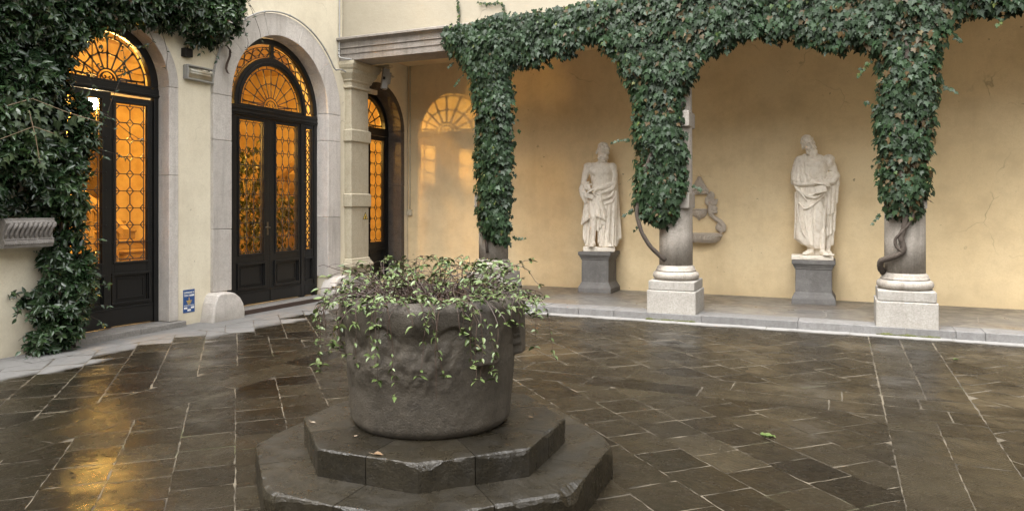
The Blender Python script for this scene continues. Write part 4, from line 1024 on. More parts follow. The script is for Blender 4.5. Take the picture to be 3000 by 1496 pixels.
i3=ivy(I3,(0,1,2,26),(c3,9.5,1.3),'ivy on the right-hand column, with withered brown leaves and a twisted bare stem below',9.0,
   [([(c3-.235,9.73,.70),(c3-.27,9.66,.77),(c3-.265,9.60,.845),(c3-.12,9.545,.905),(c3-.045,9.54,.945),(c3-.03,9.53,1.0),(c3-.06,9.53,1.12),(c3-.03,9.53,1.22),(c3-.01,9.52,1.35),(c3-.06,9.52,1.8),(c3,9.5,2.6),(c3,9.5,3.4)],.038),
    ([(c3-.05,9.525,.96),(c3-.115,9.53,1.03),(c3-.12,9.53,1.10),(c3-.07,9.51,1.17),(c3+.0,9.51,1.25),(c3+.07,9.52,1.36),(c3+.05,9.52,1.7)],.020)],.13,
    [[(1.55,9.6,3.62),(1.62,9.5,3.54),(1.6,9.48,3.46)],[(.34,9.6,3.2),(.24,9.58,3.1),(.20,9.57,3.0)]])

# --- jasmine over the half open door
J=[(3.6,3.5),(3.6,4.6),(7.3,4.6),(7.36,4.23),(7.37,3.96),(7.24,3.7),(7.06,3.53),(6.84,3.44),(6.63,3.52),(6.42,3.62),(5.94,3.58),(5.62,3.46),(5.38,3.34),(5.2,3.17),(5.16,2.96),(5.17,2.74),(5.21,2.6),(5.28,2.5),(5.33,2.25),(5.25,1.98),(5.19,1.65),(5.15,1.35),(5.19,1.13),(5.28,0.91),(5.25,0.76),(5.33,0.57),(5.31,0.39),(5.21,0.26),(5.11,0.12),(5.03,0.02),(4.92,0.0),(4.66,0.02),(4.62,0.07),(4.65,0.21),(4.72,0.37),(4.62,0.54),(4.44,0.56),(4.45,0.67),(4.69,0.63),(4.79,0.74),(4.86,0.87),(4.71,0.94),(4.79,1.05),(4.9,1.15),(4.88,1.38),(3.6,1.38)]
def jasmine():
    t=empty('jasmine_climber',(-7.4,5.0,0),'glossy dark jasmine climbing over and round the half open door at the left','climber')
    L=Leaves(); g=MB(); g.smooth=True
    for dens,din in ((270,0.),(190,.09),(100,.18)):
        P,d,v=samp(J,dens,(0,1,46))
        for (y,z),dd,(gy,gz) in zip(P,d,v):
            cl=fbm(y*1.9,z*1.9,3,3); tt=min(dd/.33,1); bul=math.sqrt(max(0,1-(1-tt)**2))
            top=smoothstep(3.0,3.7,z)*.10
            th=.07+(.24+top)*bul+.12*cl-din
            if th<.02: continue
            if cl<-.36 and din==0: continue
            x=WX+th
            # one shoot with paired leaves
            dr=Vector((.55+rng.gauss(0,.3),gy*(1-tt)*.9+rng.gauss(0,.55),gz*(1-tt)*.5-.15+rng.gauss(0,.5))).normalized()
            p=Vector((x,y,z))-dr*.05; k=rng.randint(2,4); side=dr.cross(Vector((0,0,1)));
            if side.length<.1: side=Vector((0,1,0))
            side.normalize(); up=side.cross(dr)
            base=.50+.5*cl+rng.gauss(0,.12)-din*2.4  # inner and hollow shoots coloured darker, imitating shade within the foliage
            for j in range(k):
                ang=rng.uniform(0,math.pi); ax=side*math.cos(ang)+up*math.sin(ang)
                for sg in (-1,1):
                    td=dr*(.5+.25*j/k)+ax*sg+Vector((0,0,-.28)); nm=dr*.8+Vector((.35,0,.75))-ax*sg*.3
                    sz=rng.uniform(.068,.112)*(1-.13*j/k)
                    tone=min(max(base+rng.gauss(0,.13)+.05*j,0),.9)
                    if rng.random()<.004: tone=rng.uniform(.96,1)
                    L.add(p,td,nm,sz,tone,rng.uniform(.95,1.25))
                p=p+dr*.028
                dr=(dr+Vector((0,0,-.08))).normalized()
            L.add(p,dr+Vector((0,0,-.2)),Vector((.4,0,.9)),.06,min(base+.12,.92) if base>0 else .3,1)
    def twig(pts,r,leaves,mat=None,sz=.045):
        P=[]
        for a,b in zip(pts,pts[1:]):
            for j in range(6): P.append(Vector(a).lerp(Vector(b),j/6)+Vector((rng.gauss(0,.004),rng.gauss(0,.006),rng.gauss(0,.006))))
        P.append(Vector(pts[-1]))
        for _ in range(3): P=[P[0]]+[(P[i-1]+P[i]*2+P[i+1])/4 for i in range(1,len(P)-1)]+[P[-1]]
        g.tube(P,r,5)
        for k in range(leaves):
            q=P[rng.randrange(len(P))]; L.add(q,(rng.gauss(.2,.5),rng.gauss(0,.8),rng.gauss(-.3,.6)),(1,rng.gauss(0,.4),.6),rng.uniform(.6,1.2)*sz,rng.uniform(.4,.93),1.2)
    for k in range(46):          # thin straggling shoots all along the edge
        i=rng.randrange(4,44); a=Vector(J[i-1]);b=Vector(J[i]); p=a.lerp(b,rng.random())
        d=Vector((b.y-a.y,-(b.x-a.x))); d.normalize()
        if inpoly(np.array([[p.x+d.x*.04,p.y+d.y*.04]]),J)[0]: d=-d
        l=rng.uniform(.07,.2); x0=WX+rng.uniform(.08,.22)
        twig([(x0,p.x-d.x*.08,p.y-d.y*.08),(x0+.05,p.x+d.x*l*.6,p.y+d.y*l*.5),(x0+.04,p.x+d.x*l,p.y+d.y*l*.7-.04)],.002,rng.randint(4,9),sz=.06)
    # loose twigs in front of the fan window and of the second arch
    twig([(-7.25,5.45,3.5),(-7.24,5.62,3.2),(-7.22,5.58,2.95),(-7.2,5.42,2.62),(-7.2,5.36,2.4)],.0035,26)
    twig([(-7.25,5.9,3.56),(-7.24,6.0,3.38),(-7.26,5.85,3.3),(-7.25,5.65,3.3)],.003,18)
    twig([(-7.25,5.3,3.0),(-7.24,5.5,2.95),(-7.22,5.66,2.98)],.0025,12)
    twig([(-7.27,6.1,3.6),(-7.25,6.2,3.3),(-7.24,6.16,3.1)],.003,4)
    twig([(-7.3,7.2,4.1),(-7.27,7.38,3.96),(-7.26,7.5,3.7),(-7.26,7.45,3.55)],.003,10)
    twig([(-7.3,7.2,4.4),(-7.25,7.5,4.2),(-7.25,7.7,3.9),(-7.25,7.72,3.75)],.003,6)
    twig([(-7.3,7.1,4.25),(-7.25,7.42,4.28),(-7.25,7.6,4.12)],.003,8)
    twig([(-7.2,5.1,2.55),(-7.16,5.35,2.46),(-7.15,5.6,2.3),(-7.16,5.78,2.22)],.0045,9,sz=.06)
    twig([(-7.2,5.2,2.1),(-7.16,5.45,2.05),(-7.16,5.6,2.0)],.003,12)
    for pts,r in (([(-7.36,5.02,0),(-7.38,5.0,.5),(-7.36,5.06,1.1),(-7.38,5.0,2.0),(-7.38,4.8,3.3)],.022),([(-7.33,5.1,0),(-7.36,5.12,.4),(-7.35,5.16,1.3),(-7.37,5.05,2.2)],.014),([(-7.35,4.9,0),(-7.38,4.93,.6),(-7.36,4.97,1.4)],.012),([(-7.4,4.8,3.4),(-7.38,5.6,3.75),(-7.36,6.6,3.85),(-7.36,7.2,4.0)],.02)): twig(pts,r,0)
    L.build('leaves',T_OVAL,JAS,t); g.build('stem',BARK,t)
jasmine()
def left_ivy():
    t=empty('ivy_sprays',(-7.15,4.6,2.2),'pale green broad leaved ivy sprays hanging over the dark jasmine at the left edge','ivy')
    poly=[(3.9,2.66),(4.25,2.62),(4.43,2.64),(4.66,2.50),(5.0,2.42),(4.91,2.26),(4.73,1.95),(4.43,1.83),(4.25,1.88),(3.9,1.9)]
    L=Leaves(); g=MB(); g.smooth=True
    P,d,v=samp(poly,190,(0,9))
    for (y,z),dd,_ in zip(P,d,v):
        fr=rng.random()
        L.add((WX+.30+.10*fr+.05*fbm(y*3,z*3,1),y,z),(rng.gauss(.2,.3),rng.gauss(.1,.5),-1),(1,rng.gauss(-.1,.35),.55+rng.gauss(0,.25)),rng.uniform(.07,.12)*(1.1-.4*fr),min(max(.15+.6*fr+rng.gauss(0,.15),0),1))
    for pts in ([(-7.12,4.1,2.35),(-7.08,4.5,2.52),(-7.05,4.85,2.42),(-7.05,5.2,2.36)],[(-7.1,4.2,2.1),(-7.06,4.5,2.25),(-7.05,4.7,2.2)],[(-7.05,4.45,2.4),(-7.03,4.5,2.15),(-7.04,4.55,1.9)]):
        P=[Vector(a).lerp(Vector(b),j/5) for a,b in zip(pts,pts[1:]) for j in range(5)]+[Vector(pts[-1])]; g.tube(P,.004,5)
        for p in P: 
            if rng.random()<.7: L.add(p,(rng.gauss(.2,.4),rng.gauss(0,.6),-.8),(1,rng.gauss(0,.4),.6),rng.uniform(.04,.08),rng.uniform(.6,1))
    L.build('leaves',T_IVY,IVYL,t); g.build('stem',TWIGP,t)
left_ivy()

# --- trailing plant in the well
def trailing():
    t=empty('trailing_plant',(WC.x,WC.y,.95),'tangled trailing plant with pale green leaves spilling over the well rim','plant')
    L=Leaves(); g=MB(); g.smooth=False
    def rimr(p): return .49
    for k in range(380):
        a0=rng.uniform(0,2*math.pi); r0=.33*math.sqrt(rng.random()); p=Vector((WC.x+r0*math.cos(a0),WC.y+r0*math.sin(a0),.95))
        a1=a0+rng.gauss(0,.9); lift=rng.uniform(.3,2.2); d=Vector((math.cos(a1),math.sin(a1),lift)).normalized()
        trail=k<16
        if trail:
            a1=A0+rng.uniform(-1.25,1.25); r0=.30; p=Vector((WC.x+r0*math.cos(a1),WC.y+r0*math.sin(a1),.98)); d=Vector((math.cos(a1),math.sin(a1),.35)).normalized()
        front=(-(d.x*FWD.x+d.y*FWD.y)); n=rng.randint(8,15) if rng.random()<.80 else rng.randint(15,22); st=.034
        droop=rng.uniform(.07,.15)
        if front<.2: n=min(n,12)
        if trail: n=rng.randint(14,24); droop=.15
        pts=[p.copy()]; hang=False
        for j in range(n):
            d=(d+Vector((rng.gauss(0,.17),rng.gauss(0,.17),rng.gauss(0,.15)-droop*(1+j*.05)))).normalized(); p=p+d*st
            if p.z>1.17: p.z-=(p.z-1.17)*.5; d.z-=.22
            q=p-WC; rr=math.hypot(q.x,q.y)
            if rr<.372 and p.z<.965: p.z=.965+rng.uniform(0,.02); d.z=abs(d.z)*.5+.1
            elif .372<=rr<.495 and p.z<1.018: p.z=1.018+rng.uniform(0,.008); d.z=max(d.z,.02); d.x+=q.x/rr*.4; d.y+=q.y/rr*.4
            elif rr<.51 and p.z<1.0 and rr>.372: 
                s=.515/rr; p.x=WC.x+q.x*s; p.y=WC.y+q.y*s
            if rr>.60: d.x*=.55; d.y*=.55; d.z-=.25
            if p.z<.56: break
            pts.append(p.copy())
        n=len(pts); r=rng.uniform(.0014,.0029)
        if n<4: continue
        g.tone=rng.random(); g.tube(pts,[r*(1.25-.7*j/n) for j in range(n)],4,cap=False)
        bare=rng.uniform(.25,.6)
        if rng.random()<.14: continue
        for j in range(1,n):
            if j/n<(bare if not trail else .5) or rng.random()<.55: continue
            tg=(pts[j]-pts[j-1]).normalized(); sd=tg.cross(Vector((0,0,1)))
            if sd.length<.2: sd=Vector((1,0,0))
            sd.normalize(); u2=sd.cross(tg); an=rng.uniform(-.7,.7); ax=sd*math.cos(an)+u2*math.sin(an)
            for sg in (-1,1):
                if rng.random()<.12: continue
                tone=min(max(rng.gauss(.48,.2),0),.9)
                if rng.random()<.025: tone=rng.uniform(.91,1)
                L.add(pts[j],ax*sg+tg*.55+Vector((0,0,rng.gauss(-.12,.25))),Vector((rng.gauss(0,.25),rng.gauss(0,.25),1))+tg*.2,rng.uniform(.020,.037)*(1.0 if j<n-2 else .8),tone,rng.uniform(1.0,1.35))
        for q in range(rng.randint(2,4)):
            a=rng.uniform(0,6.3); L.add(pts[-1],(math.cos(a),math.sin(a),rng.gauss(.1,.4)),(rng.gauss(0,.4),rng.gauss(0,.4),1),rng.uniform(.028,.05),min(max(rng.gauss(.55,.18),0),.9),1.2)
    L.build('leaves',T_OVAL,POT,t); g.build('stem',TWIG,t)
trailing()
# --- indoor plants behind the tall door
def ficus(x,y,h,w,n,label):
    t=empty('potted_ficus',(x,y,.06),label,'plant'); L=Leaves(); g=MB(); g.smooth=True
    m=bpy.data.materials.get('ficus_leaf') or leafmat('ficus_leaf',[(.0,(.02,.04,.012)),(1.,(.07,.10,.03))],.4)
    g.lathe((x,y,.061),[(.01,0),(.17,0),(.22,.34),(.24,.36),(.24,.40),(.2,.40),(.19,.36),(.01,.35)],20); g.build('pot',simple('terracotta_'+str(n),(.35,.15,.08),.8),t)
    g=MB(); g.smooth=True
    for k in range(4): 
        e=(x+rng.gauss(0,.18),y+rng.gauss(0,.2),h*.8); g.tube([(x+rng.gauss(0,.04),y+rng.gauss(0,.04),.4),(x+rng.gauss(0,.07),y+rng.gauss(0,.07),h*.45),e],[.022,.017,.008],7)
    g.build('trunk',TWIGP,t)
    for k in range(n):
        a=rng.uniform(0,6.3); z=.55+(h-.5)*rng.random(); r=w*math.sqrt(rng.random())*(1-.45*abs(z/h-.6)); p=(x+r*math.cos(a),y+r*math.sin(a),z+rng.gauss(0,.06))
        for q in range(4): L.add((p[0]+rng.gauss(0,.05),p[1]+rng.gauss(0,.05),p[2]+rng.gauss(0,.05)),(rng.gauss(0,.7),rng.gauss(0,.7),-.8),(rng.gauss(0,.6),rng.gauss(0,.6),.6),rng.uniform(.07,.11),rng.random(),1.1)
    L.build('leaves',T_OVAL,m,t)
ficus(-8.65,8.95,2.35,.46,260,'tall indoor ficus seen through the left leaf of the tallest door')
ficus(-8.7,9.62,1.5,.40,120,'smaller indoor ficus seen through the right leaf of the tallest door')
# ================================================================ STATUES
def remesh(o,vox,sm=3,fac=.5):
    r=o.modifiers.new('r','REMESH'); r.mode='VOXEL'; r.voxel_size=vox; r.use_smooth_shade=True
    s=o.modifiers.new('s','SMOOTH'); s.iterations=sm; s.factor=fac
    dg=bpy.context.evaluated_depsgraph_get(); me=bpy.data.meshes.new_from_object(o.evaluated_get(dg))
    me.name=o.name; old=o.data; o.modifiers.clear(); o.data=me; bpy.data.meshes.remove(old)
    if not me.materials: pass
    return o
def pedestal(x,y,w,zt,label):
    t=empty('pedestal',(x,y,FL),label,'pedestal','grey pedestals under the arcade'); b=w/2
    g=MB(); g.tone=.5; h=zt-FL
    g.sqlathe((x,y,FL-.002),[(b+.050,0),(b+.048,.075),(b+.043,.08),(b+.040,.09),(b+.022,.12),(b+.008,.15),(b,.165),(b-.002,h-.13),(b+.010,h-.125),(b+.010,h-.105),(b+.016,h-.10),(b+.028,h-.075),(b+.032,h-.06),(b+.046,h-.055),(b+.046,h-.004),(b+.040,h)])
    g.build('shaft',ST_PED,t,bevel=.005)
def head(g,c,sz,yw,pitch,roll,beard,hair=True):
    """head with face; built in its own frame, x right, -y to the front"""
    M=Matrix.Rotation(roll,4,'Y')@Matrix.Rotation(yw,4,'Z')@Matrix.Rotation(pitch,4,'X'); c=Vector(c); s=sz
    P=lambda x,y,z: tuple(c+(M@Vector((x*s,y*s,z*s))))
    e=M.to_euler()
    def E(p,r): g.ell(P(*p),tuple(a*s for a in r),e,12,8)
    E((0,.06,.15),(.30,.37,.35)); E((0,-.06,-.10),(.25,.29,.36)); E((0,-.13,-.30),(.15,.15,.13))
    g.chain([P(0,-.33,.10),P(0,-.45,-.10)],[.030*s,.065*s],8); E((0,-.40,-.12),(.085,.06,.045))
    for q in (-1,1):
        g.chain([P(q*.04,-.345,.125),P(q*.13,-.345,.14),P(q*.24,-.26,.10)],[.028*s,.032*s,.028*s],7)     # brow
        E((q*.125,-.265,.045),(.07,.06,.045)); E((q*.16,-.24,-.12),(.09,.09,.09)); E((q*.315,.05,.0),(.04,.09,.13))
    E((0,-.345,-.235),(.10,.05,.025)); E((0,-.335,-.285),(.085,.05,.028))
    if hair:
        for k in range(80):
            a=rng.uniform(-math.pi,math.pi); el=rng.uniform(.1,1.5)
            x=.285*math.cos(el)*math.sin(a); y=.06+.35*math.cos(el)*math.cos(a); z=.17+.325*math.sin(el)
            if y<-.24 and z<.38: continue
            E((x,y,z),(.06,.06,.05))
    r2=random.Random(3)
    for k in range(int(90*beard)):
        a=r2.uniform(-1.35,1.35); z=r2.uniform(-.55,-.20); rr=.25*(1-max(0,(-z-.30))*1.5)
        if z>-.30 and abs(a)<.75: continue
        E((rr*math.sin(a)*1.05,-.08-(rr+.02)*math.cos(a),z*(.75+.35*beard)),(.05,.05,.055))
    for q in (-1,1): g.chain([P(0,-.40,-.195),P(q*.10,-.36,-.225),P(q*.15,-.31,-.29)],[.035*s,.035*s,.03*s],6)
def hand(g,w,d,n,sz,curl=.9,thumb=1):
    """palm from the wrist w along d, back of the hand n; five bent fingers"""
    w=Vector(w);d=Vector(d).normalized();n=Vector(n); n=(n-d*n.dot(d)).normalized(); s=d.cross(n)
    pc=w+d*.045*sz; 
    for o in (-.026,-.009,.009,.026): g.cap(w+s*o*.6*sz,w+d*.085*sz+s*o*sz,.017*sz,.0135*sz,7)
    for i,o in enumerate((-.030,-.010,.010,.029)):
        L=(.036,.042,.040,.031)[i]*sz; b=w+d*.085*sz+s*o*sz; dd=d.copy()
        for j in range(3):
            dd=(dd*math.cos(curl*.55)-n*math.sin(curl*.55)*1.0).normalized() if j else (dd-n*.25*curl).normalized()
            e=b+dd*L*(1-.2*j); g.cap(b,e,(.0115-.0015*j)*sz,(.0105-.0015*j)*sz,7); b=e
    b=w+d*.02*sz+s*thumb*.03*sz; e=b+(d*.6+s*thumb*.7-n*.3).normalized()*.04*sz; g.cap(b,e,.014*sz,.012*sz,7); g.cap(e,e+(d*.9+s*thumb*.1-n*.4).normalized()*.034*sz,.012*sz,.009*sz,7)
def foot(g,a,d,sz):
    a=Vector(a);d=Vector(d).normalized();s=d.cross(Vector((0,0,1)))
    g.cap(a+Vector((0,0,.045)),a+d*.13*sz+Vector((0,0,.022)),.042*sz,.026*sz,9); g.ell(a-d*.02+Vector((0,0,.025)),(.036*sz,.036*sz,.03*sz))
    for i in range(5): 
        o=(i-2)*.0165*sz; b=a+d*(.135-.006*abs(i-1))*sz+s*o+Vector((0,0,.017)); g.cap(b,b+d*(.035-.004*i)*sz,.0125*sz,.010*sz,6)
def folds(g,tops,bots,n,r0,r1,jit=.006,mid=0.0):
    """a fan of cloth folds between two polylines"""
    def at(pl,t):
        k=t*(len(pl)-1); i=min(int(k),len(pl)-2); return Vector(pl[i]).lerp(Vector(pl[i+1]),k-i)
    for i in range(n):
        t=i/(n-1); a=at(tops,t);b=at(bots,t); ph=(i%2)
        m=(a+b)/2+Vector((rng.gauss(0,jit),mid-(.012 if ph else -.006),0)); a=a+Vector((0,-.006*ph,0)); b=b+Vector((0,-.014*ph,0))
        g.chain([a,a.lerp(m,.5),m,m.lerp(b,.5),b],[r0,r0*1.02,(r0+r1)/2,r1,r1],8)
def statue1():
    x,y=-3.60,11.50; zt=.745
    pedestal(x,y,.455,zt,'grey moulded pedestal under the statue that looks down at its clasped hands')
    t=empty('statue',(x,y,zt),'pale stone statue of a bare chested man looking down, one bare leg under a cloak','statue','statues under the arcade',R(17))
    g=MB(); g.box(-.255,.255,-.20,.17,0.001,.072); b=g.build('base_slab',ST_STATUE,None,bevel=.008); b.parent=t
    S=.00156; P=lambda px,py,yy=0.0:((px-410)*S,yy,(1165-py)*S+.072)
    g=MB()
    # trunk
    rows=[]
    for py,cx,rx,ry,yy in ((275,432,.08,.07,.02),(295,428,.115,.09,.02),(312,425,.165,.105,.02),(345,424,.195,.118,.01),(390,430,.188,.13,-.005),(450,436,.178,.125,0),(520,440,.168,.118,0),(600,435,.175,.125,0),(700,430,.175,.125,0)):
        rows.append([tuple(Vector(P(cx,py,yy))+Vector((rx*math.cos(a),ry*math.sin(a),0))) for a in [2*math.pi*k/24 for k in range(24)]])
    g.loft(rows)
    for q,px in ((-1,375),(1,475)): g.ell(P(px,385,-.085),(.082,.05,.065))
    g.ell(P(435,470,-.095),(.07,.03,.09))
    g.cap(P(445,240,.0),P(428,310,.025),.060,.075,12); g.chain([P(340,300,.01),P(420,300,-.05)],[.03,.025]); g.chain([P(500,300,.01),P(435,305,-.05)],[.03,.025])
    g.ell(P(300,318,.01),(.085,.075,.06)); g.ell(P(540,325,.015),(.085,.075,.065))
    head(g,P(449,182,-.02),.325,R(22),R(20),R(4),.55)
    # arms
    g.chain([P(287,330,.01),P(268,400,.015),P(248,482,.0)],[.064,.060,.047]); g.chain([P(248,482,0),P(285,545,-.075),P(345,592,-.15)],[.048,.044,.031])
    g.chain([P(555,340,.02),P(566,420,.02),P(562,500,-.01)],[.066,.064,.052]); g.chain([P(562,505,-.02),P(470,540,-.11),P(385,562,-.165)],[.052,.047,.032])
    hand(g,P(385,560,-.168),(-1,-.12,-.22),(0,-.45,1),1.05,.8,-1); hand(g,P(345,590,-.150),(1,-.05,-.2),(0,-.8,.6),.95,1.2,1)
    # legs and feet
    g.chain([P(370,640,-.02),P(352,760,-.08),P(352,850,-.115)],[.10,.088,.062]); g.ell(P(352,848,-.145),(.05,.035,.055))
    g.chain([P(352,860,-.115),P(350,930,-.105),P(348,1020,-.09),P(348,1120,-.08)],[.058,.063,.047,.034]); g.ell(P(350,940,-.045),(.055,.05,.10))
    foot(g,P(348,1163,-.085),(-.25,-1,0),1.15); foot(g,P(500,1163,-.06),(.35,-1,0),1.1)
    # long cloak mass on the right
    rows=[]
    for py,x0,x1,ry in ((560,330,585,.12),(650,330,588,.125),(760,372,592,.125),(880,392,594,.12),(1000,398,590,.118),(1100,402,583,.115),(1158,402,578,.11)):
        cx=(x0+x1)/2; rx=(x1-x0)/2*S; k=(py-560)/600
        rows.append([tuple(Vector(P(cx,py,.015))+Vector(((rx+.010*math.sin(9*a+k*2))*math.cos(a),(ry+.018*k*math.sin(11*a+k*3))*math.sin(a),0))) for a in [2*math.pi*i/60 for i in range(60)]])
    g.loft(rows)
    folds(g,[P(470,690,-.10),P(585,600,-.05)],[P(420,1155,-.10),P(500,1155,-.11),P(578,1150,-.05)],7,.026,.021)
    folds(g,[P(575,340,.04),P(585,420,.06)],[P(598,1090,.03),P(632,1072,.06)],4,.028,.024)
    folds(g,[P(585,560,.0),P(592,600,.05)],[P(585,1150,.02),P(625,1065,.07)],4,.030,.026)
    # swags from the forearm
    for a,m,b_,r in (((572,500,-.04),(560,560,-.10),(440,600,-.145),.026),((575,530,-.04),(545,640,-.12),(455,662,-.14),.022),((578,560,-.03),(560,690,-.10),(470,720,-.12),.020),((572,505,-.02),(578,620,-.05),(560,780,-.08),.024),((410,590,-.14),(440,700,-.14),(480,840,-.13),.020)):
        pts=[Vector(P(*a)).lerp(Vector(P(*m)),i/4) for i in range(4)]+[Vector(P(*m)).lerp(Vector(P(*b_)),i/4) for i in range(5)]
        for _ in range(2): pts=[pts[0]]+[(pts[i-1]+pts[i]*2+pts[i+1])/4 for i in range(1,len(pts)-1)]+[pts[-1]]
        g.chain(pts,r,8)
    # apron over the thighs with its pointed hem
    folds(g,[P(300,610,-.07),P(350,600,-.12),P(415,590,-.14)],[P(322,858,-.11),P(332,795,-.145),P(385,838,-.16),P(428,860,-.155),P(470,882,-.14)],8,.026,.019)
    folds(g,[P(410,620,-.13),P(440,700,-.13)],[P(400,1000,-.10),P(470,885,-.13)],4,.022,.018)
    # cloth behind the bare leg, left flap with zigzag hem, sleeve roll
    folds(g,[P(285,620,.0),P(330,640,-.05)],[P(228,930,-.05),P(268,895,-.05),P(322,860,-.07)],6,.024,.017)
    folds(g,[P(280,860,.03),P(330,860,.02)],[P(252,1085,.0),P(275,1150,-.01),P(335,1158,.02)],6,.028,.022); folds(g,[P(262,900,.0),P(285,900,.02)],[P(248,1090,-.02),P(272,1150,-.02)],3,.02,.016)
    folds(g,[P(395,860,-.06),P(440,900,-.08)],[P(405,1120,-.06),P(460,1158,-.09)],4,.02,.017)
    g.chain([P(245,490,.0),P(222,560,-.01),P(232,620,-.03),P(265,705,-.05)],[.036,.044,.042,.02]); g.chain([P(300,490,-.06),P(262,540,-.07),P(240,590,-.05)],[.018,.026,.03]); g.chain([P(250,500,-.04),P(300,525,-.08),P(330,510,-.08)],[.022,.022,.014]); g.chain([P(250,560,-.05),P(270,640,-.07),P(290,690,-.07)],[.03,.032,.022]); g.chain([P(225,590,0),P(260,660,-.03)],[.04,.036])
    o=g.build('figure',ST_STATUE,None); remesh(o,.0068,2,.5); o.parent=t
    g=MB(); c=Vector(P(312,632,-.155)); g.obox(c,Vector((.058,.012,-.020)),Vector((0,.042,.008)),Vector((.010,0,.032))); bk=g.build('book',ST_STATUE,None,bevel=.006); bk.parent=t
statue1()
def statue2():
    x,y=-.34,11.50; zt=.71
    pedestal(x,y,.485,zt,'grey moulded pedestal under the bearded statue with the tilted head')
    t=empty('statue',(x,y,zt),'pale stone statue of a long bearded man, head tilted, robed from shoulder to ankle','statue','statues under the arcade',R(2))
    g=MB(); g.box(-.305,.255,-.21,.17,0.001,.062); g.box(-.18,.055,-.214,-.2,.012,.052); b=g.build('base_slab',ST_STATUE,None,bevel=.008); b.parent=t
    S=.00155; P=lambda px,py,yy=0.0:((px-320)*S,yy,(1188-py)*S+.062)
    g=MB(); rows=[]
    for py,cx,rx,ry,yy in ((245,322,.09,.08,.03),(262,322,.14,.095,.025),(282,322,.19,.11,.02),(315,322,.222,.125,.01),(370,325,.20,.135,0),(430,330,.175,.128,0),(490,335,.165,.118,0),(560,325,.185,.125,0),(650,315,.20,.13,0)):
        rows.append([tuple(Vector(P(cx,py,yy))+Vector((rx*math.cos(a),ry*math.sin(a),0))) for a in [2*math.pi*k/24 for k in range(24)]])
    g.loft(rows)
    g.ell(P(285,335,-.09),(.085,.05,.065)); g.ell(P(380,340,-.09),(.085,.05,.06)); g.ell(P(345,430,-.095),(.075,.03,.085))
    g.cap(P(290,215,.01),P(318,270,.03),.066,.085,12); g.ell(P(200,290,.02),(.09,.085,.065)); g.ell(P(455,290,.02),(.09,.085,.07))
    head(g,P(272,158,-.015),.305,R(16),R(4),R(-20),.85)
    # right arm of the picture: bare, elbow in a bunch of cloth
    g.chain([P(462,300,.02),P(490,370,.02),P(515,445,.01)],[.068,.066,.052]); g.ell(P(470,330,-.02),(.05,.06,.07))
    # forearm under cloth across the belly
    g.chain([P(180,310,.02),P(155,400,.02),P(150,480,-.02)],[.078,.076,.066]); g.chain([P(150,480,-.02),P(240,510,-.10),P(330,508,-.155)],[.068,.056,.036])
    hand(g,P(332,505,-.162),(1,-.05,-.10),(0,-.6,.8),1.25,.75,-1)
    g.chain([P(530,450,.0),P(490,500,-.07),P(425,505,-.13)],[.05,.045,.03]); hand(g,P(430,508,-.135),(-1,-.05,.02),(0,-.9,.2),1.15,1.2,1)
    # robe
    rows=[]
    for py,x0,x1,ry in ((520,155,440,.13),(600,150,440,.135),(700,143,432,.135),(800,142,428,.135),(900,137,424,.135),(1000,132,416,.135),(1040,132,412,.13),(1090,200,400,.12),(1128,300,380,.09)):
        cx=(x0+x1)/2; rx=(x1-x0)/2*S; k=(py-520)/600
        rows.append([tuple(Vector(P(cx,py,.01))+Vector(((rx)*math.cos(a),(ry+.008*k*math.sin(8*a+k*2))*math.sin(a),0))) for a in [2*math.pi*i/48 for i in range(48)]])
    g.loft(rows)
    g.ell(P(360,820,-.085),(.09,.06,.26)); g.ell(P(400,1010,-.07),(.05,.05,.16))
    def sw(pts,r):
        q=[Vector(P(*p)) for p in pts]; o=[]
        for a,b_ in zip(q,q[1:]): o+=[a.lerp(b_,i/4) for i in range(4)]
        o.append(q[-1])
        for _ in range(2): o=[o[0]]+[(o[i-1]+o[i]*2+o[i+1])/4 for i in range(1,len(o)-1)]+[o[-1]]
        n=len(o); rr=[r*(.55+.45*math.sin(math.pi*min(max(i/(n-1),.08),.92))) for i in range(n)]; g.chain(o,rr,8)
    # cloak over the shoulder and the chest edge
    sw([(235,252,-.02),(240,330,-.12),(240,420,-.135),(285,470,-.14),(330,500,-.15)],.016)
    folds(g,[P(175,290,.0),P(235,262,-.03)],[P(140,480,-.06),P(200,500,-.11),P(270,490,-.13)],6,.040,.030)
    g.chain([P(165,320,.03),P(140,420,.03),P(132,500,.0)],[.06,.06,.05]); sw([(135,480,-.03),(150,520,-.08),(230,525,-.13),(330,520,-.16)],.034); sw([(130,500,0),(150,560,-.08),(210,620,-.14),(250,680,-.14)],.018); sw([(140,520,-.04),(200,600,-.13),(290,640,-.155),(345,600,-.16)],.020); sw([(160,540,-.07),(230,630,-.145),(330,660,-.155),(430,590,-.13)],.018); sw([(180,700,-.11),(230,760,-.14),(300,730,-.15),(420,620,-.13)],.014)
    for a in (((160,600,-.10),(172,800,-.13),(205,960,-.14),(245,1020,-.14)),((145,600,-.05),(150,850,-.08),(140,1030,-.08)),((300,720,-.145),(300,900,-.145),(310,1100,-.12)),((425,640,-.11),(420,850,-.11),(405,1050,-.10)),((215,760,-.13),(240,900,-.14),(290,1090,-.12))): sw(a,.015)
    # falling cloth at the right side
    folds(g,[P(450,430,-.02),P(530,425,.02)],[P(435,510,-.04),P(535,530,.02)],4,.034,.036)
    folds(g,[P(440,520,-.05),P(535,480,.02)],[P(440,800,-.04),P(485,800,.0),P(525,690,.04)],6,.030,.026)
    folds(g,[P(440,700,-.02),P(510,640,.04)],[P(430,1010,-.03),P(470,985,.0),P(502,958,.05)],6,.028,.024); folds(g,[P(440,900,.02),P(490,900,.05)],[P(430,1050,.02),P(490,1085,.04)],4,.026,.022)
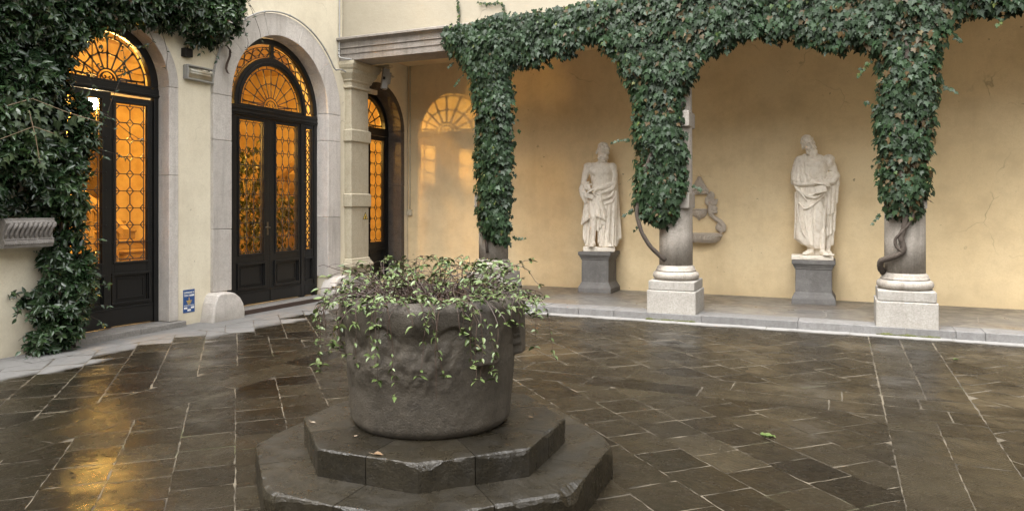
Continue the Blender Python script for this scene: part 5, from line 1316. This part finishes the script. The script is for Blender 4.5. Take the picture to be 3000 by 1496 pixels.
    # legs and feet
    g.chain([P(455,1000,.03),P(450,1090,.02),P(448,1140,.0)],[.05,.046,.036]); foot(g,P(450,1188,.0),(.25,-1,0),1.1)
    g.chain([P(400,1040,-.06),P(400,1130,-.07)],[.05,.038]); foot(g,P(400,1188,-.07),(.32,-1,0),1.2)
    g.chain([P(300,1060,.02),P(300,1140,.0)],[.05,.038]); foot(g,P(295,1188,-.01),(-.65,-.8,0),1.15); g.box(-.10,.14,.0,.10,.062,.2)
    o=g.build('figure',ST_STATUE,None); remesh(o,.0068,2,.5); o.parent=t; o.scale=(.94,1,1)
    g=MB(); c=Vector(P(378,570,-.165)); g.obox(c,Vector((.072,.008,.018)),Vector((0,.03,.004)),Vector((-.010,0,.05))); bk=g.build('book',ST_STATUE,None,bevel=.006); bk.parent=t
statue2()

# ================================================================ WALL FOUNTAIN
def fountain():
    t=empty('wall_fountain',(-2.03,RW,1.0),'carved grey stone wall fountain with scrolls, half hidden by the middle column','fountain')
    S=.00093; P=lambda cx,cy,d=.04: (-2.03+(cx-350)*S,RW-d,1.06+(1060-cy)*S)
    def done(g,name,vox=.006): o=g.build(name,ST_FOUNT,None); remesh(o,vox,2,.5); o.parent=t; o.location=-Vector(t.location); return o
    g=MB()
    g.ell(P(360,335,.03),(.125,.06,.072)); g.ell(P(350,250,.03),(.085,.055,.10)); g.ell(P(350,150,.03),(.042,.045,.05)); g.chain([P(318,170),P(275,270),P(235,350)],[.02,.03,.028]); g.chain([P(382,170),P(430,270),P(485,350)],[.02,.03,.028]); g.chain([P(235,385),P(300,395),P(400,395),P(485,385)],[.024,.018,.018,.024])
    g.ell(P(360,290,.085),(.045,.025,.055))
    for s in (-1,1): g.chain([P(360+s*75,350,.085),P(360+s*105,372,.085),P(360+s*85,388,.085),P(360+s*65,372,.085)],.013)
    done(g,'crest')
    for s in (1,-1):
        g=MB(); Q=lambda cx,cy,d=.04: P(350+s*(cx-350),cy,d)
        sp=[]
        for i in range(22): a=i/21*7.2; r=62*(1-i/30); sp.append(Q(530+r*math.cos(a-1.3)*-1*-1,440+r*math.sin(a-1.3)))
        g.chain(sp,[.026*(1-i/40) for i in range(22)],8); g.ell(Q(530,440,.03),(.055,.045,.055))
        g.chain([Q(478,480),Q(480,540),Q(530,590)],[.03,.036,.04]); g.chain([Q(530,545,.05),Q(600,515,.06),Q(655,495,.05)],[.038,.034,.010]); g.chain([Q(560,560,.05),Q(620,560,.05),Q(655,505,.05)],[.035,.028,.01]); g.ell(Q(590,515,.085),(.018,.012,.014))
        sp=[]
        for i in range(20): a=i/19*6.4; r=68*(1-i/26); sp.append(Q(590+r*math.cos(a+.9),650+r*math.sin(a+.9)))
        g.chain(sp,[.024*(1-i/40) for i in range(20)],8); g.ell(Q(590,650,.025),(.06,.04,.058))
        g.chain([Q(530,600),Q(520,680),Q(545,755),Q(620,815),Q(700,870),Q(755,940),Q(755,1000),Q(715,1035)],[.036,.034,.034,.037,.040,.042,.040,.03],10)
        sp=[]
        for i in range(24): a=i/23*7.0; r=78*(1-i/30); sp.append(Q(690+r*math.cos(-a+.6),968+r*math.sin(-a+.6)))
        g.chain(sp,[.022*(1-i/50) for i in range(24)],8); g.ell(Q(690,968,.025),(.072,.04,.07)); g.chain([Q(640,850),Q(655,880)],[.014,.01])
        o=done(g,'scroll')
    g=MB(); rows=[]
    for k in range(9):
        q=k/8; rx=.125*math.sqrt(max(0,1-q**2.2))+.004; ry=.085*math.sqrt(max(0,1-q**2))+.004
        rows.append([(P(350,0)[0]+rx*math.cos(math.pi*i/14),RW-.001-ry*math.sin(math.pi*i/14),P(0,660+165*q)[2]) for i in range(15)])
    g.loft(rows); g.ell(P(330,715,.085),(.03,.02,.028)); g.ell(P(375,735,.085),(.03,.02,.024)); g.ell(P(350,770,.08),(.025,.03,.03)); g.ell(P(345,815,.03),(.03,.03,.03)); g.chain([P(225,665,.05),P(350,662,.10),P(475,665,.05)],.012)
    done(g,'mask_spout')
    g=MB(); rows=[]
    for z,rx,ry in ((.905,.24,.13),(.92,.285,.155),(.955,.325,.18),(1.0,.34,.19),(1.03,.345,.195),(1.034,.35,.20),(1.06,.35,.20)):
        rows.append([(-2.03+rx*math.copysign(abs(math.cos(math.pi*i/30))**.7,math.cos(math.pi*i/30)),RW-.001-ry*abs(math.sin(math.pi*i/30))**.7,z) for i in range(31)])
    g.loft(rows)
    for i in range(22):
        a=math.pi*(i+.5)/22; f=lambda rx,ry,z:(-2.03+rx*math.copysign(abs(math.cos(a))**.7,math.cos(a)),RW-.001-ry*abs(math.sin(a))**.7,z)
        p,q=f(.272,.146,.915),f(.338,.19,1.015); sh=.02; g.chain([(p[0]-sh*.4,p[1],p[2]),((p[0]+q[0])/2-sh*.1,(p[1]+q[1])/2-.012,(p[2]+q[2])/2),(q[0]+sh*.6,q[1],q[2])],.013,7)
    done(g,'basin')
fountain()

# ================================================================ THINGS ON THE WALLS
def planter():
    y0,y1=4.33,4.80; t=empty('planter_box',(WX,4.56,1.085),'carved stone planter box with fluted front, fixed to the left wall','planter')
    g=MB(); g.tone=.6
    prof=[(WX-.02,1.085),(-7.225,1.085),(-7.215,1.11),(-7.205,1.125),(-7.205,1.15),(-7.215,1.158),(-7.225,1.17),(-7.232,1.20),(-7.225,1.25),(-7.20,1.30),(-7.185,1.325),(-7.185,1.335),(-7.20,1.345),(-7.20,1.368),(-7.22,1.37),(WX-.02,1.37)]
    g.loft([[(x,y0-.01,z) for x,z in prof],[(x,y1,z) for x,z in prof]]); g.build('trough',ST_PLANTER,t,bevel=.003)
    g=MB(); g.smooth=True
    for k in range(10):
        y=y0+.02+k*(y1-y0-.03)/9.4; g.tube([(-7.222,y-.012,1.185),(-7.218,y-.008,1.225),(-7.202,y+.004,1.27),(-7.186,y+.02,1.305),(-7.19,y+.03,1.325)],[.011,.014,.017,.02,.012],8)
    for k in range(26): g.ell((-7.212,y0+.005+k*(y1-y0-.01)/25,1.165),(.008,.0085,.008),None,8,6)
    for k in range(22): g.ell((-7.203,y0+.01+k*(y1-y0-.02)/21,1.125),(.005,.006,.009),None,6,5)
    g.build('flutes',ST_PLANTER,t)
planter()
def bulkhead():
    t=empty('wall_lamp',(WX,6.82,3.16),'unlit grey oblong bulkhead lamp between the two big arches','wall lamp')
    g=MB(); g.loft([[(x,6.82+sy*(.215-e),3.16+sz*(.092-e)) for sy,sz in ((-1,-1),(1,-1),(1,1),(-1,1))] for x,e in ((WX-.01,.004),(WX+.03,0),(WX+.055,.004))]); g.build('body',GREYP,t,bevel=.012,seg=3)
    g=MB()
    for a,b,c_,d in ((6.61,7.03,3.235,3.252),(6.61,7.03,3.068,3.085),(6.61,6.632,3.085,3.235),(7.008,7.03,3.085,3.235)): g.box(WX+.05,WX+.078,a,b,c_,d)
    g.build('bezel',GREYP,t,bevel=.005)
    g=MB(); g.add([(WX+.057,6.632,3.085),(WX+.057,7.008,3.085),(WX+.075,7.008,3.15),(WX+.075,6.632,3.15)],[(0,1,2,3)]); g.box(WX+.056,WX+.06,6.64,7.0,3.09,3.23); g.build('reflector',simple('lamp_reflector',(.62,.60,.55),.25,.6),t)
    g=MB(); g.smooth=True; g.tube([(WX+.072,6.66,3.185),(WX+.072,6.98,3.185)],.012,10); g.tube([(WX+.072,6.66,3.155),(WX+.072,6.98,3.155)],.012,10); g.build('fluorescent_tube',WHITEP,t)
    g=MB(); n=10; g.add([(WX+.062+.03*math.sin(math.pi*i/n),yy,3.085+.15*i/n) for yy in (6.632,7.008) for i in range(n+1)],[(i,i+1,n+2+i,n+1+i) for i in range(n)]); g.build('lens',CLEARG,t,normals=False)
bulkhead()
def pipe(name,label,pts,r,mat,clips=(),cat='conduit'):
    t=None; g=MB(); g.smooth=True; P=[Vector(p) for p in pts]
    o=[]
    for a,b in zip(P,P[1:]): o+=[a.lerp(b,i/4) for i in range(4)]
    o.append(P[-1])
    for _ in range(2): o=[o[0]]+[(o[i-1]+o[i]*2+o[i+1])/4 for i in range(1,len(o)-1)]+[o[-1]]
    g.tube(o,r,8)
    for k in clips:
        i=int(k*(len(o)-2)); d=(o[i+1]-o[i]).normalized(); g.tube([o[i]-d*.012,o[i]+d*.012],r*1.45,8)
    return tag(g.build(name,mat),label,cat)
pipe('cable_conduit','short grey conduit rising from the bulkhead lamp into the jasmine',[(WX+.03,7.03,3.15),(WX+.03,7.07,3.16),(WX+.03,7.085,3.21),(WX+.03,7.10,3.33),(WX+.03,7.16,3.50),(WX+.03,7.2,3.62)],.013,GREYP,(.5,))
ap=[(-7.395,8.37+1.345*math.cos(a),2.95+1.345*math.sin(a)) for a in [R(140-i*9) for i in range(13)]]
pipe('cable_conduit','thin grey cable pipe following the top of the broad stone arch',ap+[(-7.38,9.66,3.70),(-7.36,9.80,3.66),(-7.31,9.845,3.645),(-7.29,9.845,3.64),(-7.285,10.1,3.625)],.0125,GREYP,(.1,.22,.36,.5,.62,.74,.86))
pipe('cable_conduit','upright grey pipe down the inner corner above the pilaster capital',[(WX+.03,9.69,6.5),(WX+.03,9.69,4.9),(WX+.03,9.69,4.25),(WX+.03,9.68,4.0),(WX+.04,9.66,3.9),(WX+.12,9.66,3.875),(-7.22,9.72,3.86),(-7.15,9.84,3.86)],.0125,GREYP,(.05,.35,.46,.55))
pipe('cable_conduit','cream painted pipe down the loggia corner to a switch box',[(-7.41,RW-.018,4.12),(-7.405,RW-.018,3.5),(-7.41,RW-.018,2.4),(-7.41,RW-.018,1.42)],.011,CREAMP,(.2,.45,.65,.9))
g=MB(); g.box(-7.455,-7.365,RW-.05,RW+.002,1.30,1.41); g.box(-7.44,-7.38,RW-.056,RW-.05,1.325,1.385); tag(g.build('switch_box',CREAMP,bevel=.006),'small cream switch box at the foot of the painted pipe','switch box')
g=MB(); g.box(WX-.02,WX+.07,6.58,6.70,3.345,3.45); g.box(WX+.07,WX+.074,6.595,6.685,3.36,3.435); tag(g.build('iron_box',IRON,bevel=.004),'small black iron box on the wall above the bulkhead lamp','box')
g=MB()
sp=[(-7.37,7.215,3.60),(-7.33,7.24,3.54),(-7.345,7.25,3.46),(-7.38,7.235,3.36),(-7.375,7.215,3.29),(-7.36,7.225,3.24),(-7.34,7.23,3.225)]
g.loft([[(x,y-.018,z),(x+.004,y-.018,z),(x+.004,y+.018,z),(x,y+.018,z)] for x,y,z in sp]); tag(g.build('metal_strap',RUST),'bent rusty metal strap hanging from the jasmine by the broad arch','strap')
def flood():
    c=Vector((-7.13,10.52,3.66)); t=empty('flood_lamp',c,'unlit grey floodlight tilted down from the corner under the beam','flood lamp')
    M=Matrix.Rotation(R(42),3,'Z')@Matrix.Rotation(R(28),3,'Y'); ax=M@Vector((0,1,0)); up=M@Vector((-.38,0,1)).normalized(); f=ax.cross(up).normalized()
    if f.dot(Vector((.6,-.75,-.3)))<0: f=-f
    ax=f.cross(Vector((.18,.1,1))).normalized(); up=ax.cross(f).normalized()
    if up.z<0: up=-up
    def ob(g,o,a,b,d): g.obox(c+ax*o[0]+f*o[1]+up*o[2],ax*a,f*b,up*d)
    g=MB(); ob(g,(0,-.02,0),.085,.045,.175); ob(g,(0,-.075,.02),.06,.03,.10); g.build('housing',GREYP,t,bevel=.015,seg=3)
    g=MB(); ob(g,(0,.034,.172),.092,.012,.012); ob(g,(0,.034,-.045),.092,.012,.012); ob(g,(-.082,.034,.065),.010,.0115,.105); ob(g,(.082,.034,.065),.010,.0115,.105); ob(g,(0,.03,-.115),.085,.012,.058); g.build('front_frame',GREYP,t,bevel=.004)
    g=MB(); ob(g,(0,.027,.065),.074,.003,.098); g.build('reflector',simple('flood_reflector',(.66,.63,.55),.2,.75),t)
    g=MB(); ob(g,(0,.038,.065),.073,.002,.096); g.build('glass',CLEARG,t)
    for a_ in (((-.10,.02,.0),.016,.02,.024),((.05,.03,-.178),.03,.02,.018),((.098,.01,.05),.012,.02,.02)):
        g=MB(); ob(g,*a_); g.build('latch',BLKP,t,bevel=.006)
    g=MB(); g.tube([c-f*.06,c-f*.16+Vector((0,0,.06)),Vector((-7.32,10.62,3.86))],.016,8); g.box(-7.45,-7.02,10.5,10.62,3.86,3.90); g.build('bracket',CREAMP,t)
    g=MB(); g.box(-7.475,-7.40,10.42,10.52,3.62,3.76); tag(g.build('junction_box',CREAMP,bevel=.006),'small cream junction box beside the floodlight, left of it','junction box')
    g=MB(); g.box(WX-.005,-7.41,10.40,10.72,3.43,3.51); tag(g.build('cable_box',CREAMP,bevel=.006),'oblong cream cable box over the small dark arch, below the floodlight','cable box')
flood()
def textmesh(s,size,mat,parent,loc,rot,name='lettering',sx=1.0,bold=.0):
    cu=bpy.data.curves.new('t','FONT'); cu.body=s; cu.size=size; cu.extrude=.0006; cu.offset=bold
    o=bpy.data.objects.new(name,cu); COL.objects.link(o); dg=bpy.context.evaluated_depsgraph_get(); dg.update()
    me=bpy.data.meshes.new_from_object(o.evaluated_get(dg)); bpy.data.objects.remove(o); me.name=name
    q=bpy.data.objects.new(name,me); COL.objects.link(q); me.materials.clear(); me.materials.append(mat); q.location=loc; q.rotation_euler=rot; q.scale=(sx,1,1); q.parent=parent
    return q
def earth_sign():
    y0,y1,z0,z1=6.610,6.788,.150,.437; X=WX+.004
    t=empty('earth_sign',(X,y0,z0),'blue and white earthing notice low on the wall between the big arches','sign')
    g=MB(); g.box(X-.006,X,y0,y1,z0,z1); g.build('plate',BLUEP,t,bevel=.001)
    g=MB(); ro=(R(90),0,R(90)); T=lambda s,sz,y,z,sx=1.0,b=.0006: textmesh(s,sz,WHITEP,t,(.0008,y,z),ro,sx=sx,bold=b)
    T('DISPERSORE DI',.031,.007,.240,.77); T('TERRA N.',.031,.007,.204,.75); T('DISTANZE DAL CARTELLO',.0165,.009,.083,.80,.0003)
    g=MB(); 
    for q in ((.104,.168,.203,.224),(.011,.062,.046,.070),(.116,.168,.048,.072),(.064,.116,.018,.042)):
        g=MB(); g.box(X+.0002,X+.0012,y0+q[0],y0+q[1],z0+q[2],z0+q[3]); g.build('blank_field',WHITEP,t)
    g=MB(); Y=lambda a,b,c_,d: g.box(X+.0002,X+.0012,y0+a,y0+b,z0+c_,z0+d)
    Y(.074,.104,.062,.0635); Y(.088,.090,.046,.0618)
    g.build('dimension_lines',WHITEP,t)
    g=MB(); g.box(X+.0002,X+.0012,y0+.085,y0+.094,z0+.150,z0+.190)
    for a,z,h in ((.045,.140,.010),(.034,.122,.010),(.022,.104,.009)):
        cy=y0+.0895; g.loft([[(x,cy-a,z0+z+h),(x,cy+a,z0+z+h),(x,cy+a*.85,z0+z),(x,cy-a*.85,z0+z)] for x in (X+.0002,X+.0012)])
    g.build('earth_symbol',YELP,t)
earth_sign()
def tri_sign():
    X=-7.33+.003; cy,z0,h,w=10.245,1.255,.125,.072
    t=empty('warning_sign',(X,cy,z0),'small yellow triangular warning sign on the painted pilaster','sign')
    def tri(x0,x1,s,name,mat):
        g=MB(); zc=z0+h/3; P=[(cy-w*s,zc-h/3*s),(cy+w*s,zc-h/3*s),(cy,zc+h*2/3*s)]
        g.loft([[(x0,a,b) for a,b in P],[(x1,a,b) for a,b in P]]); return g.build(name,mat,t)
    tri(X-.003,X,1,'plate',BLKP); tri(X,X+.001,.78,'yellow_field',YELP)
    g=MB(); x=X+.0014
    poly(g,x,[(cy-.010,z0+.014),(cy+.012,z0+.014)],.004,.0006); poly(g,x,[(cy-.006,z0+.016),(cy-.008,z0+.034),(cy+.010,z0+.050),(cy+.014,z0+.040)],.0045,.0006); poly(g,x,[(cy-.014,z0+.030),(cy-.004,z0+.052),(cy+.008,z0+.056)],.004,.0006); poly(g,x,[(cy+.004,z0+.018),(cy+.006,z0+.036)],.003,.0006)
    g.build('pictogram',BLKP,t)
tri_sign()

# ================================================================ SMALL THINGS ON THE GROUND
DRY=leafmat('fallen_leaf',[(.0,(.20,.10,.045)),(.5,(.34,.19,.10)),(1.,(.46,.36,.28))],.6)
def fallen(p,sz,rz,tone,label,tp=T_OVAL):
    t=empty('fallen_leaf',p,label,'leaf','fallen leaves about the well'); L=Leaves()
    L.add((p[0],p[1],p[2]+.004),(math.cos(rz),math.sin(rz),.05),(.15,-.1,1),sz,tone,1.4); L.build('blade',tp,DRY,t)
    g=MB(); d=Vector((math.cos(rz),math.sin(rz),0)); g.tube([Vector(p)+Vector((0,0,.004)),Vector(p)-d*sz*.4+Vector((0,0,.012))],.0012,4); g.build('leaf_stalk',TWIGP,t)
def onstep(lat,d,z): p=RGT*lat+FWD*d; return (p.x,p.y,z)
fallen(onstep(-.654,3.44,.322),.05,.5,.4,'curled tan leaf on the front edge of the upper step')
fallen(onstep(-.80,3.70,.322),.03,1.6,.9,'small pinkish leaf lying at the foot of the wellhead')
fallen(onstep(-1.09,3.95,.322),.032,0,1.,'pale leaf near the left corner of the upper step')
fallen(onstep(.11,4.03,.322),.036,2.4,.6,'tan leaf on the right side of the upper step')
fallen(onstep(-1.25,3.16,.002),.03,.2,.3,'brown leaf on the wet paving left of the steps')
def weed(p,n,r,label):
    t=empty('weed_tuft',p,label,'weed','weeds in the paving joints'); L=Leaves(); g=MB()
    for k in range(n):
        a=rng.uniform(0,6.3); q=Vector(p)+Vector((rng.gauss(0,r*.35),rng.gauss(0,r*.12),.004)); L.add(q,(math.cos(a),math.sin(a),.5),(0,0,1),rng.uniform(.4,1)*r,rng.uniform(.3,.75),1.3)
        if k<5: g.tube([Vector(p)-Vector((0,0,.004)),q],.0012,4)
    L.build('leaves',T_OVAL,POT,t); g.build('stem',TWIGP,t)
weed((-.43,4.98,0),26,.045,'bright green weed tuft in the paving in front of the middle column')
weed((1.02,8.20,0),10,.035,'tiny green weed in the paving in front of the right-hand column')
weed((-1.16,3.50,0),9,.028,'green weed sprouting at the broken corner of the lower step')
def moss():
    g=MB(); g.smooth=True
    for (x0,x1) in ((-2.31,-1.69),(.39,1.03)):
        for k in range(170):
            x=rng.uniform(x0,x1); s=.004+.010*max(0,fbm(x*9,1,2)+.35); g.ell((x,9.462+rng.gauss(0,.008)-.004,.005),(s*1.6,s*1.2,s*rng.uniform(.6,1.6)),None,7,5)
    m=N('moss'); n=m.noise(60,4); mat=m.done(m.mix(n,(.035,.04,.012),(.10,.105,.03)),.95,m.bump(n,1,.01))
    g.build('moss',mat)['kind']='stuff'
moss()
